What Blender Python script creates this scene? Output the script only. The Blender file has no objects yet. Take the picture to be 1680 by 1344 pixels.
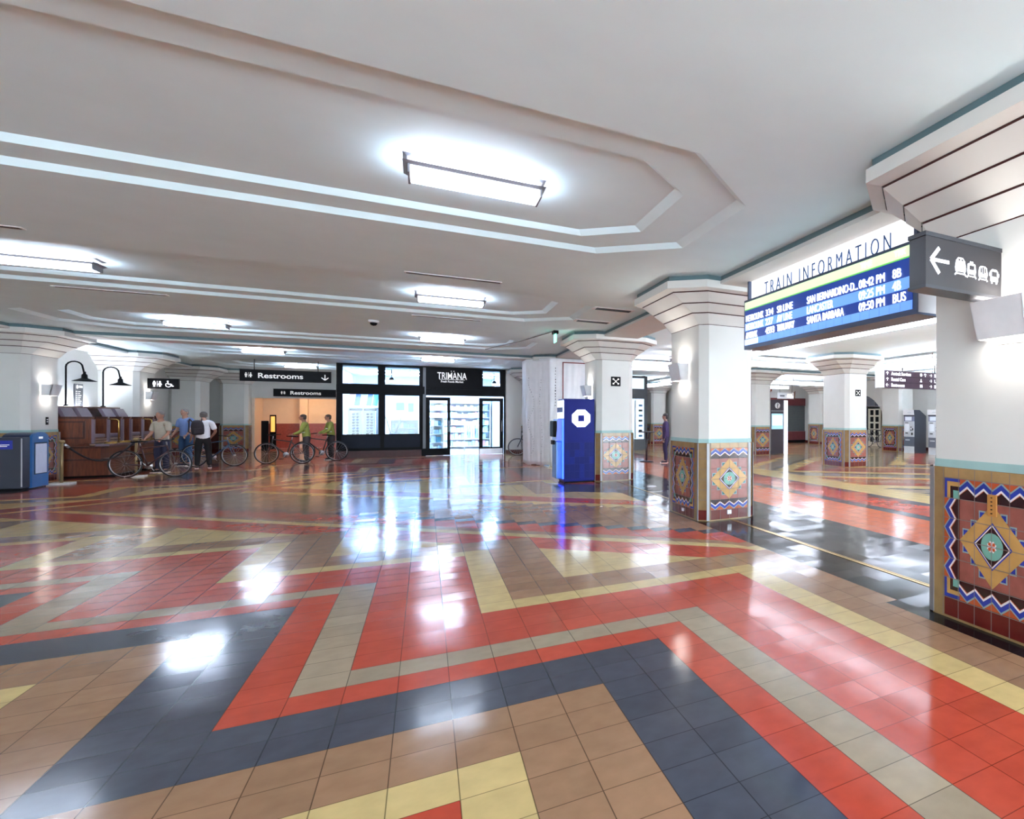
import bpy, bmesh, math, random
from mathutils import Vector, Matrix
R = random.Random(7)
PI = math.pi
SC = bpy.context.scene
COL = SC.collection

# ------------------------------------------------------------------ camera, world, exposure
def lin(c):
    c = c / 255.0
    return c / 12.92 if c <= 0.04045 else ((c + 0.055) / 1.055) ** 2.4
def rgb(r, g, b): return (lin(r), lin(g), lin(b), 1.0)

cam_d = bpy.data.cameras.new('camera')
cam = bpy.data.objects.new('camera', cam_d); COL.objects.link(cam)
YAW, ROLL = 0.5737, 0.00239
fw = Vector((math.sin(YAW), math.cos(YAW), 0)); rt = Vector((math.cos(YAW), -math.sin(YAW), 0)); up = Vector((0, 0, 1))
r2 = rt * math.cos(ROLL) + up * math.sin(ROLL); u2 = up * math.cos(ROLL) - rt * math.sin(ROLL)
cam.matrix_world = Matrix(((r2.x, u2.x, -fw.x, -0.871), (r2.y, u2.y, -fw.y, -3.471), (r2.z, u2.z, -fw.z, 1.546), (0, 0, 0, 1)))
cam_d.sensor_fit = 'HORIZONTAL'; cam_d.sensor_width = 36.0
cam_d.lens = 36.0 * 956.65 / 1680.0
cam_d.shift_x = -(1316.25 - 840.0) / 1680.0
cam_d.shift_y = (685.54 - 672.0) / 1680.0
cam_d.clip_start = 0.05; cam_d.clip_end = 300
SC.camera = cam

W = bpy.data.worlds.new('world'); SC.world = W; W.use_nodes = True
W.node_tree.nodes['Background'].inputs[0].default_value = (0.74, 0.88, 1.0, 1)
W.node_tree.nodes['Background'].inputs[1].default_value = 5.2  # bright surround serving as ambient light through the open rear wall
SC.view_settings.view_transform = 'Standard'; SC.view_settings.look = 'None'
SC.cycles.adaptive_threshold = 0.015; SC.cycles.diffuse_bounces = 4; SC.cycles.glossy_bounces = 3; SC.cycles.max_bounces = 8; SC.view_settings.gamma = 1.0; SC.view_settings.use_curve_mapping = False
SC.view_settings.exposure = 1.96
LAMP = 4.2         # strength of the hall's fluorescent fittings

# ------------------------------------------------------------------ materials
MATS = {}
def mat(name, col, rough=0.5, metal=0.0, emit=None, estr=0.0, vary=0.05, scale=6.0, bump=0.0, coat=0.0, spec=0.5):
    if name in MATS: return MATS[name]
    m = bpy.data.materials.new(name); m.use_nodes = True
    nt = m.node_tree; b = nt.nodes['Principled BSDF']
    c = rgb(*col)
    b.inputs['Roughness'].default_value = rough; b.inputs['Metallic'].default_value = metal
    b.inputs['Coat Weight'].default_value = coat; b.inputs['Coat Roughness'].default_value = 0.06
    b.inputs['Specular IOR Level'].default_value = spec
    tc = nt.nodes.new('ShaderNodeTexCoord'); nz = nt.nodes.new('ShaderNodeTexNoise')
    nz.inputs['Scale'].default_value = scale; nz.inputs['Detail'].default_value = 4
    nt.links.new(tc.outputs['Object'], nz.inputs['Vector'])
    mr = nt.nodes.new('ShaderNodeMapRange')
    mr.inputs['From Min'].default_value = 0.3; mr.inputs['From Max'].default_value = 0.7
    mr.inputs['To Min'].default_value = 1 - vary; mr.inputs['To Max'].default_value = 1 + vary
    nt.links.new(nz.outputs['Fac'], mr.inputs['Value'])
    mx = nt.nodes.new('ShaderNodeVectorMath'); mx.operation = 'SCALE'
    mx.inputs[0].default_value = c[:3]
    nt.links.new(mr.outputs[0], mx.inputs['Scale'])
    nt.links.new(mx.outputs[0], b.inputs['Base Color'])
    if bump:
        bp = nt.nodes.new('ShaderNodeBump'); bp.inputs['Strength'].default_value = bump; bp.inputs['Distance'].default_value = 0.01
        nt.links.new(nz.outputs['Fac'], bp.inputs['Height']); nt.links.new(bp.outputs[0], b.inputs['Normal'])
    if emit:
        b.inputs['Emission Color'].default_value = rgb(*emit); b.inputs['Emission Strength'].default_value = estr
    MATS[name] = m
    return m
def glow(name, col, s): return mat(name, col, 0.4, 0, col, s, vary=0.0)
def glass(name, tint=(235, 245, 250)):
    m = bpy.data.materials.new(name); m.use_nodes = True
    nt = m.node_tree; nt.nodes.clear()
    out = nt.nodes.new('ShaderNodeOutputMaterial'); t = nt.nodes.new('ShaderNodeBsdfTransparent'); g = nt.nodes.new('ShaderNodeBsdfGlossy')
    t.inputs[0].default_value = rgb(*tint); g.inputs['Roughness'].default_value = 0.03
    mx = nt.nodes.new('ShaderNodeMixShader'); fr = nt.nodes.new('ShaderNodeFresnel'); fr.inputs[0].default_value = 1.4
    nt.links.new(fr.outputs[0], mx.inputs[0]); nt.links.new(t.outputs[0], mx.inputs[1]); nt.links.new(g.outputs[0], mx.inputs[2])
    nt.links.new(mx.outputs[0], out.inputs[0]); MATS[name] = m
    return m

def floor_mat(name, col, vary=0.10, rough=0.125, tilt=0.012, joint=0.32):
    """cement floor tile: grout joints, a tint of its own per tile, a faint tilt per tile and worn polish"""
    m = bpy.data.materials.new(name); m.use_nodes = True; nt = m.node_tree; L = nt.links; N = nt.nodes
    b = N['Principled BSDF']; tc = N.new('ShaderNodeTexCoord')
    dv = N.new('ShaderNodeVectorMath'); dv.operation = 'SCALE'; dv.inputs['Scale'].default_value = 4.0
    L.new(tc.outputs['Object'], dv.inputs[0])
    fl = N.new('ShaderNodeVectorMath'); fl.operation = 'FLOOR'; L.new(dv.outputs[0], fl.inputs[0])
    fr = N.new('ShaderNodeVectorMath'); fr.operation = 'FRACTION'; L.new(dv.outputs[0], fr.inputs[0])
    sp = N.new('ShaderNodeSeparateXYZ'); L.new(fr.outputs[0], sp.inputs[0])
    def edge(o):
        a = N.new('ShaderNodeMath'); a.operation = 'SUBTRACT'; a.inputs[1].default_value = 0.5; L.new(o, a.inputs[0])
        c = N.new('ShaderNodeMath'); c.operation = 'ABSOLUTE'; L.new(a.outputs[0], c.inputs[0]); return c.outputs[0]
    mxm = N.new('ShaderNodeMath'); mxm.operation = 'MAXIMUM'; L.new(edge(sp.outputs[0]), mxm.inputs[0]); L.new(edge(sp.outputs[1]), mxm.inputs[1])
    jt = N.new('ShaderNodeMapRange'); jt.interpolation_type = 'SMOOTHSTEP'
    jt.inputs['From Min'].default_value = 0.486; jt.inputs['From Max'].default_value = 0.496
    L.new(mxm.outputs[0], jt.inputs['Value'])
    wn = N.new('ShaderNodeTexWhiteNoise'); wn.noise_dimensions = '2D'; L.new(fl.outputs[0], wn.inputs['Vector'])
    nz = N.new('ShaderNodeTexNoise'); nz.inputs['Scale'].default_value = 9.0; nz.inputs['Detail'].default_value = 6
    L.new(tc.outputs['Object'], nz.inputs['Vector'])
    a1 = N.new('ShaderNodeMapRange'); a1.inputs['To Min'].default_value = 1 - vary; a1.inputs['To Max'].default_value = 1 + vary * 0.8
    L.new(wn.outputs['Value'], a1.inputs['Value'])
    a2 = N.new('ShaderNodeMapRange'); a2.inputs['From Min'].default_value = 0.3; a2.inputs['From Max'].default_value = 0.7
    a2.inputs['To Min'].default_value = 0.91; a2.inputs['To Max'].default_value = 1.07
    L.new(nz.outputs['Fac'], a2.inputs['Value'])
    mu = N.new('ShaderNodeMath'); mu.operation = 'MULTIPLY'; L.new(a1.outputs[0], mu.inputs[0]); L.new(a2.outputs[0], mu.inputs[1])
    sc = N.new('ShaderNodeVectorMath'); sc.operation = 'SCALE'; sc.inputs[0].default_value = rgb(*col)[:3]; L.new(mu.outputs[0], sc.inputs['Scale'])
    mc = N.new('ShaderNodeMix'); mc.data_type = 'RGBA'
    L.new(jt.outputs[0], mc.inputs['Factor']); L.new(sc.outputs[0], mc.inputs['A'])
    mc.inputs['B'].default_value = tuple(v * joint for v in rgb(*col)[:3]) + (1,)
    L.new(mc.outputs['Result'], b.inputs['Base Color'])
    # polish
    n2 = N.new('ShaderNodeTexNoise'); n2.inputs['Scale'].default_value = 2.2; n2.inputs['Detail'].default_value = 5
    L.new(tc.outputs['Object'], n2.inputs['Vector'])
    rr = N.new('ShaderNodeMapRange'); rr.inputs['From Min'].default_value = 0.3; rr.inputs['From Max'].default_value = 0.7
    rr.inputs['To Min'].default_value = rough - 0.03; rr.inputs['To Max'].default_value = rough + 0.03
    L.new(n2.outputs['Fac'], rr.inputs['Value']); L.new(rr.outputs[0], b.inputs['Roughness'])
    # small tilt per tile + gentle waviness
    sb = N.new('ShaderNodeVectorMath'); sb.operation = 'SUBTRACT'; sb.inputs[1].default_value = (0.5, 0.5, 0.5); L.new(wn.outputs['Color'], sb.inputs[0])
    ss = N.new('ShaderNodeVectorMath'); ss.operation = 'MULTIPLY'; ss.inputs[1].default_value = (tilt, tilt, 0); L.new(sb.outputs[0], ss.inputs[0])
    ge = N.new('ShaderNodeNewGeometry')
    ad = N.new('ShaderNodeVectorMath'); ad.operation = 'ADD'; L.new(ge.outputs['Normal'], ad.inputs[0]); L.new(ss.outputs[0], ad.inputs[1])
    no = N.new('ShaderNodeVectorMath'); no.operation = 'NORMALIZE'; L.new(ad.outputs[0], no.inputs[0])
    hh = N.new('ShaderNodeMath'); hh.operation = 'MULTIPLY_ADD'; hh.inputs[1].default_value = 0.0; L.new(jt.outputs[0], hh.inputs[0])
    n3 = N.new('ShaderNodeTexNoise'); n3.inputs['Scale'].default_value = 3.2; n3.inputs['Detail'].default_value = 0.5; L.new(tc.outputs['Object'], n3.inputs['Vector']); L.new(n3.outputs['Fac'], hh.inputs[2])
    bp = N.new('ShaderNodeBump'); bp.inputs['Strength'].default_value = 0.06; bp.inputs['Distance'].default_value = 0.02
    L.new(hh.outputs[0], bp.inputs['Height']); L.new(no.outputs[0], bp.inputs['Normal']); L.new(bp.outputs[0], b.inputs['Normal'])
    b.inputs['Specular IOR Level'].default_value = 0.15
    MATS[name] = m
    return m

def wood_mat(name, c1, c2, rough=0.3, scale=3.0):
    m = bpy.data.materials.new(name); m.use_nodes = True; nt = m.node_tree; L = nt.links; N = nt.nodes; b = N['Principled BSDF']
    tc = N.new('ShaderNodeTexCoord'); mp = N.new('ShaderNodeMapping'); mp.inputs['Scale'].default_value = (scale * 4, scale * 4, scale * 0.5)
    nz = N.new('ShaderNodeTexNoise'); nz.inputs['Scale'].default_value = 2.5; nz.inputs['Detail'].default_value = 6
    L.new(tc.outputs['Object'], mp.inputs[0]); L.new(mp.outputs[0], nz.inputs['Vector'])
    cr = N.new('ShaderNodeValToRGB'); cr.color_ramp.elements[0].position = 0.3; cr.color_ramp.elements[1].position = 0.7
    cr.color_ramp.elements[0].color = rgb(*c1); cr.color_ramp.elements[1].color = rgb(*c2)
    L.new(nz.outputs['Fac'], cr.inputs[0]); L.new(cr.outputs[0], b.inputs['Base Color']); b.inputs['Roughness'].default_value = rough
    MATS[name] = m
    return m

PLASTER = mat('white plaster', (212, 211, 206), 0.55, vary=0.02, scale=3, bump=0.05)
CEILM = mat('painted ceiling plaster', (224, 245, 250), 0.7, vary=0.02, scale=2, bump=0.06)
TEAL = mat('pale teal paint', (92, 116, 122), 0.5)
BLUE_T = mat('teal grey band paint', (150, 182, 180), 0.5)
LINE = mat('dark red brown line', (62, 28, 26), 0.5)
BLACK = mat('black painted steel', (13, 14, 17), 0.5, spec=.1)
DGREY = mat('dark grey metal', (62, 63, 68), 0.35, 0.3)
MGREY = mat('mid grey metal', (118, 117, 122), 0.4, 0.4)
STEEL = mat('brushed steel', (176, 174, 178), 0.28, 0.9)
BRASS = mat('brass', (196, 160, 92), 0.25, 0.9)
WHITEP = mat('white painted metal', (224, 223, 224), 0.4)
SIGNB = mat('black sign face', (17, 17, 20), 0.5, spec=.1)
SIGNG = mat('warm grey sign face', (54, 52, 55), 0.35, 0.2)
LITW = glow('lit white pictogram', (240, 244, 255), .6)
TXTW = mat('white sign lettering', (238, 236, 232), 0.5, emit=(238, 236, 232), estr=0.1)
LENS = glow('lit fluorescent lens', (222, 236, 255), LAMP)
UPL = glow('lit fluorescent tube', (222, 236, 255), LAMP * 11.5)
GLASS = glass('clear shop glass')

# ------------------------------------------------------------------ mesh builder
class MB:
    def __init__(s): s.v = []; s.f = []; s.m = []; s.mats = []; s.sm = []
    def mi(s, m):
        if m not in s.mats: s.mats.append(m)
        return s.mats.index(m)
    def face(s, pts, m, smooth=False):
        b = len(s.v); s.v += [tuple(p) for p in pts]; s.f.append(tuple(range(b, b + len(pts)))); s.m.append(s.mi(m)); s.sm.append(smooth)
    def mesh(s, vs, fs, m, smooth=False):
        b = len(s.v); s.v += [tuple(p) for p in vs]; k = s.mi(m)
        for f in fs: s.f.append(tuple(b + i for i in f)); s.m.append(k); s.sm.append(smooth)
    def box(s, x0, x1, y0, y1, z0, z1, m):
        s.mesh([(x0, y0, z0), (x1, y0, z0), (x1, y1, z0), (x0, y1, z0), (x0, y0, z1), (x1, y0, z1), (x1, y1, z1), (x0, y1, z1)],
               [(0, 3, 2, 1), (4, 5, 6, 7), (0, 1, 5, 4), (1, 2, 6, 5), (2, 3, 7, 6), (3, 0, 4, 7)], m)
        return s
    def bbox(s, x0, x1, y0, y1, z0, z1, m, r=0.01):
        """box with bevelled edges"""
        bm = bmesh.new(); bmesh.ops.create_cube(bm, size=1)
        for v in bm.verts:
            v.co = Vector(((x0 + x1) / 2 + v.co.x * (x1 - x0), (y0 + y1) / 2 + v.co.y * (y1 - y0), (z0 + z1) / 2 + v.co.z * (z1 - z0)))
        bmesh.ops.bevel(bm, geom=list(bm.edges), offset=r, segments=2, affect='EDGES', profile=0.6)
        bm.verts.index_update()
        s.mesh([v.co[:] for v in bm.verts], [tuple(v.index for v in f.verts) for f in bm.faces], m); bm.free()
        return s
    def loft(s, rings, m, cap=True, smooth=False):
        n = len(rings[0]); vs = [p for r in rings for p in r]; fs = []
        for k in range(len(rings) - 1):
            for i in range(n):
                j = (i + 1) % n; fs.append((k * n + i, k * n + j, (k + 1) * n + j, (k + 1) * n + i))
        if cap: fs.append(tuple(reversed(range(n)))); fs.append(tuple((len(rings) - 1) * n + i for i in range(n)))
        s.mesh(vs, fs, m, smooth); return s
    def prism(s, pts, z0, z1, m): return s.loft([[(x, y, z0) for x, y in pts], [(x, y, z1) for x, y in pts]], m)
    def prismf(s, pts, fn, d0, d1, m):
        """outline pts (a,b) carried to 3-D by fn(a,b,d), from depth d0 to d1"""
        return s.loft([[fn(a, b, d0) for a, b in pts], [fn(a, b, d1) for a, b in pts]], m)
    def tube(s, path, r, m, n=10, closed=False):
        P = [Vector(p) for p in path]; rings = []; N = len(P)
        rad = r if isinstance(r, (list, tuple)) else [r] * N
        prev = None
        for i, p in enumerate(P):
            if closed: t = (P[(i + 1) % N] - P[i - 1]).normalized()
            else: t = (P[min(i + 1, N - 1)] - P[max(i - 1, 0)]).normalized()
            a = prev if prev is not None else (Vector((0, 0, 1)) if abs(t.z) < 0.9 else Vector((1, 0, 0)))
            a = (a - t * a.dot(t))
            if a.length < 1e-6: a = t.orthogonal()
            a.normalize(); prev = a; b = t.cross(a)
            rings.append([tuple(p + (a * math.cos(2 * PI * k / n) + b * math.sin(2 * PI * k / n)) * rad[i]) for k in range(n)])
        if closed:
            rings.append(rings[0]); s.loft(rings, m, cap=False, smooth=True)
        else: s.loft(rings, m, cap=True, smooth=True)
        return s
    def lathe(s, c, prof, m, n=20, axis='z', smooth=True):
        rings = []
        for r, h in prof:
            ring = []
            for k in range(n):
                a = 2 * PI * k / n; x, y = r * math.cos(a), r * math.sin(a)
                ring.append({'z': (c[0] + x, c[1] + y, c[2] + h), 'x': (c[0] + h, c[1] + x, c[2] + y), 'y': (c[0] + y, c[1] + h, c[2] + x)}[axis])
            rings.append(ring)
        return s.loft(rings, m, cap=True, smooth=smooth)
    def ball(s, c, r, m, n=12, k=8):
        rx, ry, rz = r if isinstance(r, (tuple, list)) else (r, r, r)
        rings = []
        for i in range(k + 1):
            t = -PI / 2 + PI * (i + 0.02) / (k + 0.04); rings.append([(c[0] + rx * math.cos(t) * math.cos(2 * PI * j / n), c[1] + ry * math.cos(t) * math.sin(2 * PI * j / n), c[2] + rz * math.sin(t)) for j in range(n)])
        return s.loft(rings, m, smooth=True)
    def build(s, name, parent=None, loc=None, rot=None):
        me = bpy.data.meshes.new(name); me.from_pydata(s.v, [], s.f)
        for m in s.mats: me.materials.append(m)
        me.polygons.foreach_set('material_index', s.m); me.polygons.foreach_set('use_smooth', s.sm)
        bm = bmesh.new(); bm.from_mesh(me); bmesh.ops.recalc_face_normals(bm, faces=bm.faces); bm.to_mesh(me); bm.free()
        o = bpy.data.objects.new(name, me); COL.objects.link(o)
        if parent: o.parent = parent
        if loc: o.location = loc
        if rot: o.rotation_euler = rot
        return o
def tag(o, label, cat, group=None, kind=None):
    o['label'] = label; o['category'] = cat
    if group: o['group'] = group
    if kind: o['kind'] = kind
    return o
def thing(name, label, cat, loc=(0, 0, 0), rz=0, group=None):
    o = bpy.data.objects.new(name, None); o.empty_display_size = 0.1; COL.objects.link(o)
    o.location = loc; o.rotation_euler = (0, 0, rz); tag(o, label, cat, group); return o
def struct(name, mb, **k):
    o = mb.build(name, **k); o['kind'] = 'structure'; return o
def dup(o, loc, rz=None, label=None, group=None, parent=None):
    c = o.copy(); COL.objects.link(c)
    if parent: c.parent = parent
    else:
        c.location = loc
        if rz is not None: c.rotation_euler = (0, 0, rz)
        if label: c['label'] = label
        if group: c['group'] = group
    for ch in list(o.children): dup(ch, None, parent=c)
    return c
def frame_mat(origin, ax, ay):
    ax, ay = Vector(ax).normalized(), Vector(ay).normalized(); az = ax.cross(ay)
    return Matrix(((ax.x, ay.x, az.x, origin[0]), (ax.y, ay.y, az.y, origin[1]), (ax.z, ay.z, az.z, origin[2]), (0, 0, 0, 1)))
def text(name, s, origin, ax, size, m, parent=None, sx=1.0, align='LEFT', ext=0.004, bold=0.0, valign='BOTTOM_BASELINE', spacing=1.0):
    """lettering standing upright; ax is the reading direction, in the parent's space; size is the capital height"""
    cu = bpy.data.curves.new(name, 'FONT'); cu.body = s; cu.size = size / 0.69; cu.extrude = ext; cu.align_x = align; cu.offset = bold
    cu.space_character = spacing
    cu.materials.append(m)
    tmp = bpy.data.objects.new('tmp', cu); me = bpy.data.meshes.new_from_object(tmp); me.name = name
    bpy.data.objects.remove(tmp); bpy.data.curves.remove(cu)
    o = bpy.data.objects.new(name, me); COL.objects.link(o)
    if parent: o.parent = parent
    o.matrix_local = frame_mat(origin, ax, (0, 0, 1)) @ Matrix.Diagonal((sx, 1, 1, 1))
    return o

# ------------------------------------------------------------------ floor
FM = [floor_mat('floor tile tan', (158, 120, 92)), floor_mat('floor tile slate grey', (74, 76, 87)), floor_mat('floor tile red', (188, 74, 54), 0.07),
      floor_mat('floor tile beige', (164, 144, 121)), floor_mat('floor tile yellow', (206, 178, 122), 0.06), floor_mat('floor tile black', (24, 24, 27), 0.2, tilt=.03, joint=2.6),  # black tiles: joints coloured pale to imitate reflections along the edges
      floor_mat('floor tile orange', (206, 102, 64), 0.07), floor_mat('shop floor tile', (214, 212, 208), 0.03)]
TAN, GRY, RED, BEI, YEL, BLK, ORA, SHP = range(8)
def stair(i):
    if i >= 0: return -60
    if i >= -9: return 0
    if i >= -17: return 9
    if i >= -25: return 16
    if i >= -33: return 23
    return 30
def level(i, j):
    for k in range(-14, 60):
        if j - k < stair(i - k): return k
    return 60
LV = {-2: YEL, -1: TAN, 0: TAN, 1: GRY, 2: GRY, 3: RED, 4: BEI, 5: RED, 6: RED, 7: RED, 8: YEL, 9: TAN, 10: TAN,
      -3: RED, -4: RED, -5: RED, -6: BEI, -7: RED, -8: GRY, -9: GRY}
def lvcol(k): return LV.get(k, YEL if k > 10 else TAN)
def near_half(i, j, it, jt):
    t = i + j
    if t < 20:
        k = level(i, j)
        if t < 17 or k <= 10: return lvcol(k)
        return RED
    if t < 21: return YEL
    if t < 22: return TAN
    if t < 24.01: return RED
    if it + jt <= 24 and t < 26: return GRY if (it + jt) == 24 else RED
    return TAN
def fcol(i, j, it, jt):
    if it < 0 and jt > 100: return TAN
    if i > 17:
        if i < 22: return ORA
        if i < 23: return GRY
        if i < 27: return GRY if i > 27 - 1.6 * ((j / 4.6) % 1.0) else RED
        if i < 30.5: return YEL
        q = (i - 29 + abs((j % 44) - 22)) % 18
        return BEI if q < 4 else GRY if q < 5 else YEL if q < 8 else RED if q < 11 else BEI if q < 14 else ORA if q < 16 else YEL
    if i > 10 or (i > 9.5 and j < 1): return BLK
    t, d = i + j, j - i
    if d > 67:
        jj = 91 - j
        return near_half(i, jj, it, 90 - jt)
    if t < 34.5: return near_half(i, j, it, jt)
    if t < 36: return YEL
    if t < 39: return RED
    if t < 40: return YEL
    if 44 < t < 51 and i > 6: return GRY
    return lvcol(level(30 - j, 30 - i)) if t < 80 else lvcol(level(i, 91 - j))
fl = MB()
def tile(it, jt, x0, x1, y0, y1):
    d = jt - it
    if d > 67: tris = (((x0, y0), (x1, y0), (x1, y1)), ((x0, y0), (x1, y1), (x0, y1)))
    else: tris = (((x0, y0), (x1, y0), (x0, y1)), ((x1, y0), (x1, y1), (x0, y1)))
    cs = []
    for T in tris:
        cx_, cy_ = sum(p[0] for p in T) / 3, sum(p[1] for p in T) / 3
        cs.append(fcol(cx_, cy_, it, jt))
    if cs[0] == cs[1]: fl.face([(a * .25, b * .25, 0) for a, b in ((x0, y0), (x1, y0), (x1, y1), (x0, y1))], FM[cs[0]])
    else:
        for T, c in zip(tris, cs): fl.face([(a * .25, b * .25, 0) for a, b in T], FM[c])
for it in range(-38, 86):
    for jt in range(-48, 130):
        if -15 <= it < 8 and jt >= 97: fl.face([(a * .25, b * .25, 0) for a, b in ((it, jt), (it + 1, jt), (it + 1, jt + 1), (it, jt + 1))], FM[SHP]); continue
        if it == 9: tile(it, jt, 9, 9.5, jt, jt + 1); tile(it, jt, 9.5, 10, jt, jt + 1)
        else: tile(it, jt, it, it + 1, jt, jt + 1)
struct('floor', fl)
b = MB(); b.box(3.0, 3.035, 0.02, 4.52, 0.0, 0.004, BRASS); b.box(3.045, 3.06, 0.02, 4.52, 0.0, 0.003, BRASS); struct('trim_1', b)
b = MB(); b.box(3.0, 3.035, 6.0, 10.75, 0.0, 0.004, BRASS); struct('trim_2', b)

# ------------------------------------------------------------------ ceiling with stepped coffers
ZC = 3.55
XL, XR, YB, YT = -9.25, 21.6, -12.0, 32.6
def octo(cx, cy, hx, hy, c):
    return [(cx - hx + c, cy - hy), (cx + hx - c, cy - hy), (cx + hx, cy - hy + c), (cx + hx, cy + hy - c), (cx + hx - c, cy + hy), (cx - hx + c, cy + hy), (cx - hx, cy + hy - c), (cx - hx, cy - hy + c)]
ce = MB()
BAYS = [-9.8, -3.8, 2.28, 8.36, 14.5, 20.6, 26.6]
CXH = -2.87
def zp(pts, z): return [(x, y, z) for x, y in pts]
edges_y = [YB] + [(BAYS[i] + BAYS[i + 1]) / 2 for i in range(len(BAYS) - 1)] + [YT]
def coffer_bay(cx, hx, x0, x1, cy, y0, y1, hy=1.61):
    o1 = octo(cx, cy, hx, hy, 0.8); o2 = octo(cx, cy, hx - 0.09, hy - 0.07, 0.75); o3 = octo(cx, cy, hx - 0.55, hy - 0.45, 0.52); o4 = octo(cx, cy, hx - 0.63, hy - 0.52, 0.48)
    # flat ceiling around the opening
    ring = [(x0, y0), (x1, y0), (x1, y0), (x1, y1), (x1, y1), (x0, y1), (x0, y1), (x0, y0)]
    for k in range(8):
        q = (k + 1) % 8; a, b_ = ring[k], ring[q]
        pts = [o1[k], o1[q], b_] if a == b_ else [o1[k], o1[q], b_, a]
        ce.face(zp(pts, ZC), CEILM)
    def band(p, zp0, q, zq0):
        for k in range(8):
            j = (k + 1) % 8
            ce.face([(*p[k], zp0), (*p[j], zp0), (*q[j], zq0), (*q[k], zq0)], CEILM)
    band(o1, ZC, o2, ZC + .05); band(o2, ZC + .05, o3, ZC + .05); band(o3, ZC + .05, o4, ZC + .10)
    ce.face(zp(o4, ZC + .10), CEILM)
for k, cy in enumerate(BAYS): coffer_bay(CXH, 4.55, XL, 3.0, cy, edges_y[k], edges_y[k + 1])
ce.face(zp([(3.0, YB), (XR, YB), (XR, YT), (3.0, YT)], ZC), CEILM)
ce.face(zp([(XL - .2, YB), (XR, YB), (XR, YT), (XL - .2, YT)], ZC + .3), CEILM)
struct('ceiling', ce)
# beams: soffit just under the ceiling with a teal painted edge
def beam(n, x0, x1, y0, y1):
    m = MB()
    m.box(x0 + .03, x1 - .03, y0 + .0, y1 - .0, 3.475, 3.56, TEAL) if (y1 - y0) > (x1 - x0) else m.box(x0, x1, y0 + .03, y1 - .03, 3.475, 3.56, TEAL)
    m.box(x0, x1, y0, y1, 3.43, 3.475, PLASTER)
    o = m.build('ceiling_beam_%d' % n); o['kind'] = 'structure'
beam(1, 2.62, 3.40, YB, 23.9)
beam(2, -9.2, 2.62, 17.25, 17.95)
beam(3, -9.2, -8.4, YB, 30.9)
beam(4, 3.4, 19.5, 17.4, 18.1)
beam(5, 10.2, 11.0, 18.1, 32)
beam(6, 3.4, 19.5, -7.0, -6.3)

# ------------------------------------------------------------------ walls
DARKDADO = mat('dark red brick tile dado', (92, 52, 48), 0.25, vary=0.25, scale=14)
BRICKD = mat('red brick tile dado', (138, 62, 48), 0.3, vary=0.15, scale=14)
SKIRT = mat('maroon tile skirting', (78, 30, 28), 0.25)
WARM = mat('cream corridor plaster', (226, 205, 180), 0.6, vary=0.02)
w = MB()
w.box(-9.45, -9.2, YB, 25.2, 0, 3.6, PLASTER); w.box(-9.45, -9.2, 26.4, 31, 0, 3.6, PLASTER); w.box(-9.45, -9.2, 25.2, 26.4, 2.2, 3.6, PLASTER)
w.box(-9.2, -9.17, YB, 25.2, 0, 0.15, SKIRT)
struct('wall_left', w)
w = MB(); w.box(-11.5, -9.45, 24.6, 24.7, 0, 2.8, WARM); w.box(-11.5, -9.45, 26.9, 27.0, 0, 2.8, WARM); w.box(-11.6, -11.5, 24.6, 27, 0, 2.8, WARM); w.box(-11.5, -9.45, 24.6, 27, 2.8, 2.9, WARM); w.box(-11.5, -9.45, 24.6, 27, -0.05, -0.001, FM[TAN])
struct('wall_alcove', w)
w = MB()
w.box(-9.45, -7.25, 31, 31.25, 0, 3.6, PLASTER); w.box(-7.25, -3.6, 31, 31.25, 2.36, 3.6, PLASTER)
w.box(-9.2, -7.25, 30.96, 31, 0, 1.25, DARKDADO); w.box(-9.2, -7.25, 30.94, 31, 0, .14, SKIRT)
w.box(-7.25, -7.15, 30.93, 31.3, 0, 2.36, WARM)
struct('wall_back', w)
w = MB()   # corridor behind the opening
w.box(-7.5, -3.4, 34.2, 34.3, 0, 3.0, WARM); w.box(-7.5, -3.4, 34.17, 34.2, 0, 1.2, BRICKD); w.box(-7.5, -7.45, 31.25, 34.2, 0, 3.0, WARM); w.box(-3.45, -3.4, 31.25, 34.2, 0, 3, WARM)
w.box(-7.5, -3.4, 31.25, 34.3, 2.9, 3.0, WARM); w.box(-7.5, -3.4, 32.5, 34.3, -.05, -.002, FM[RED])
w.box(-6.05, -5.75, 33.9, 34.2, 0, 2.9, WARM)
struct('wall_corridor', w)
w = MB(); w.box(1.98, 7.2, 24.0, 24.2, 0, 3.55, PLASTER); w.box(1.98, 7.2, 23.96, 24.0, 0, .16, SKIRT); struct('wall_niche', w)
w = MB()
for x0, x1 in ((-9.45, -8.4), (-4.6, -4.0), (-.2, .4), (2.5, 3.6), (9.8, 11.4), (18.6, 21.0)): w.box(x0, x1, YB - .2, YB, 0, 3.6, PLASTER)
w.box(-9.45, 21.0, YB - .2, YB, 3.3, 3.6, PLASTER); struct('wall_rear', w)  # unseen wall; its openings are invented to let in ambient light
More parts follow.
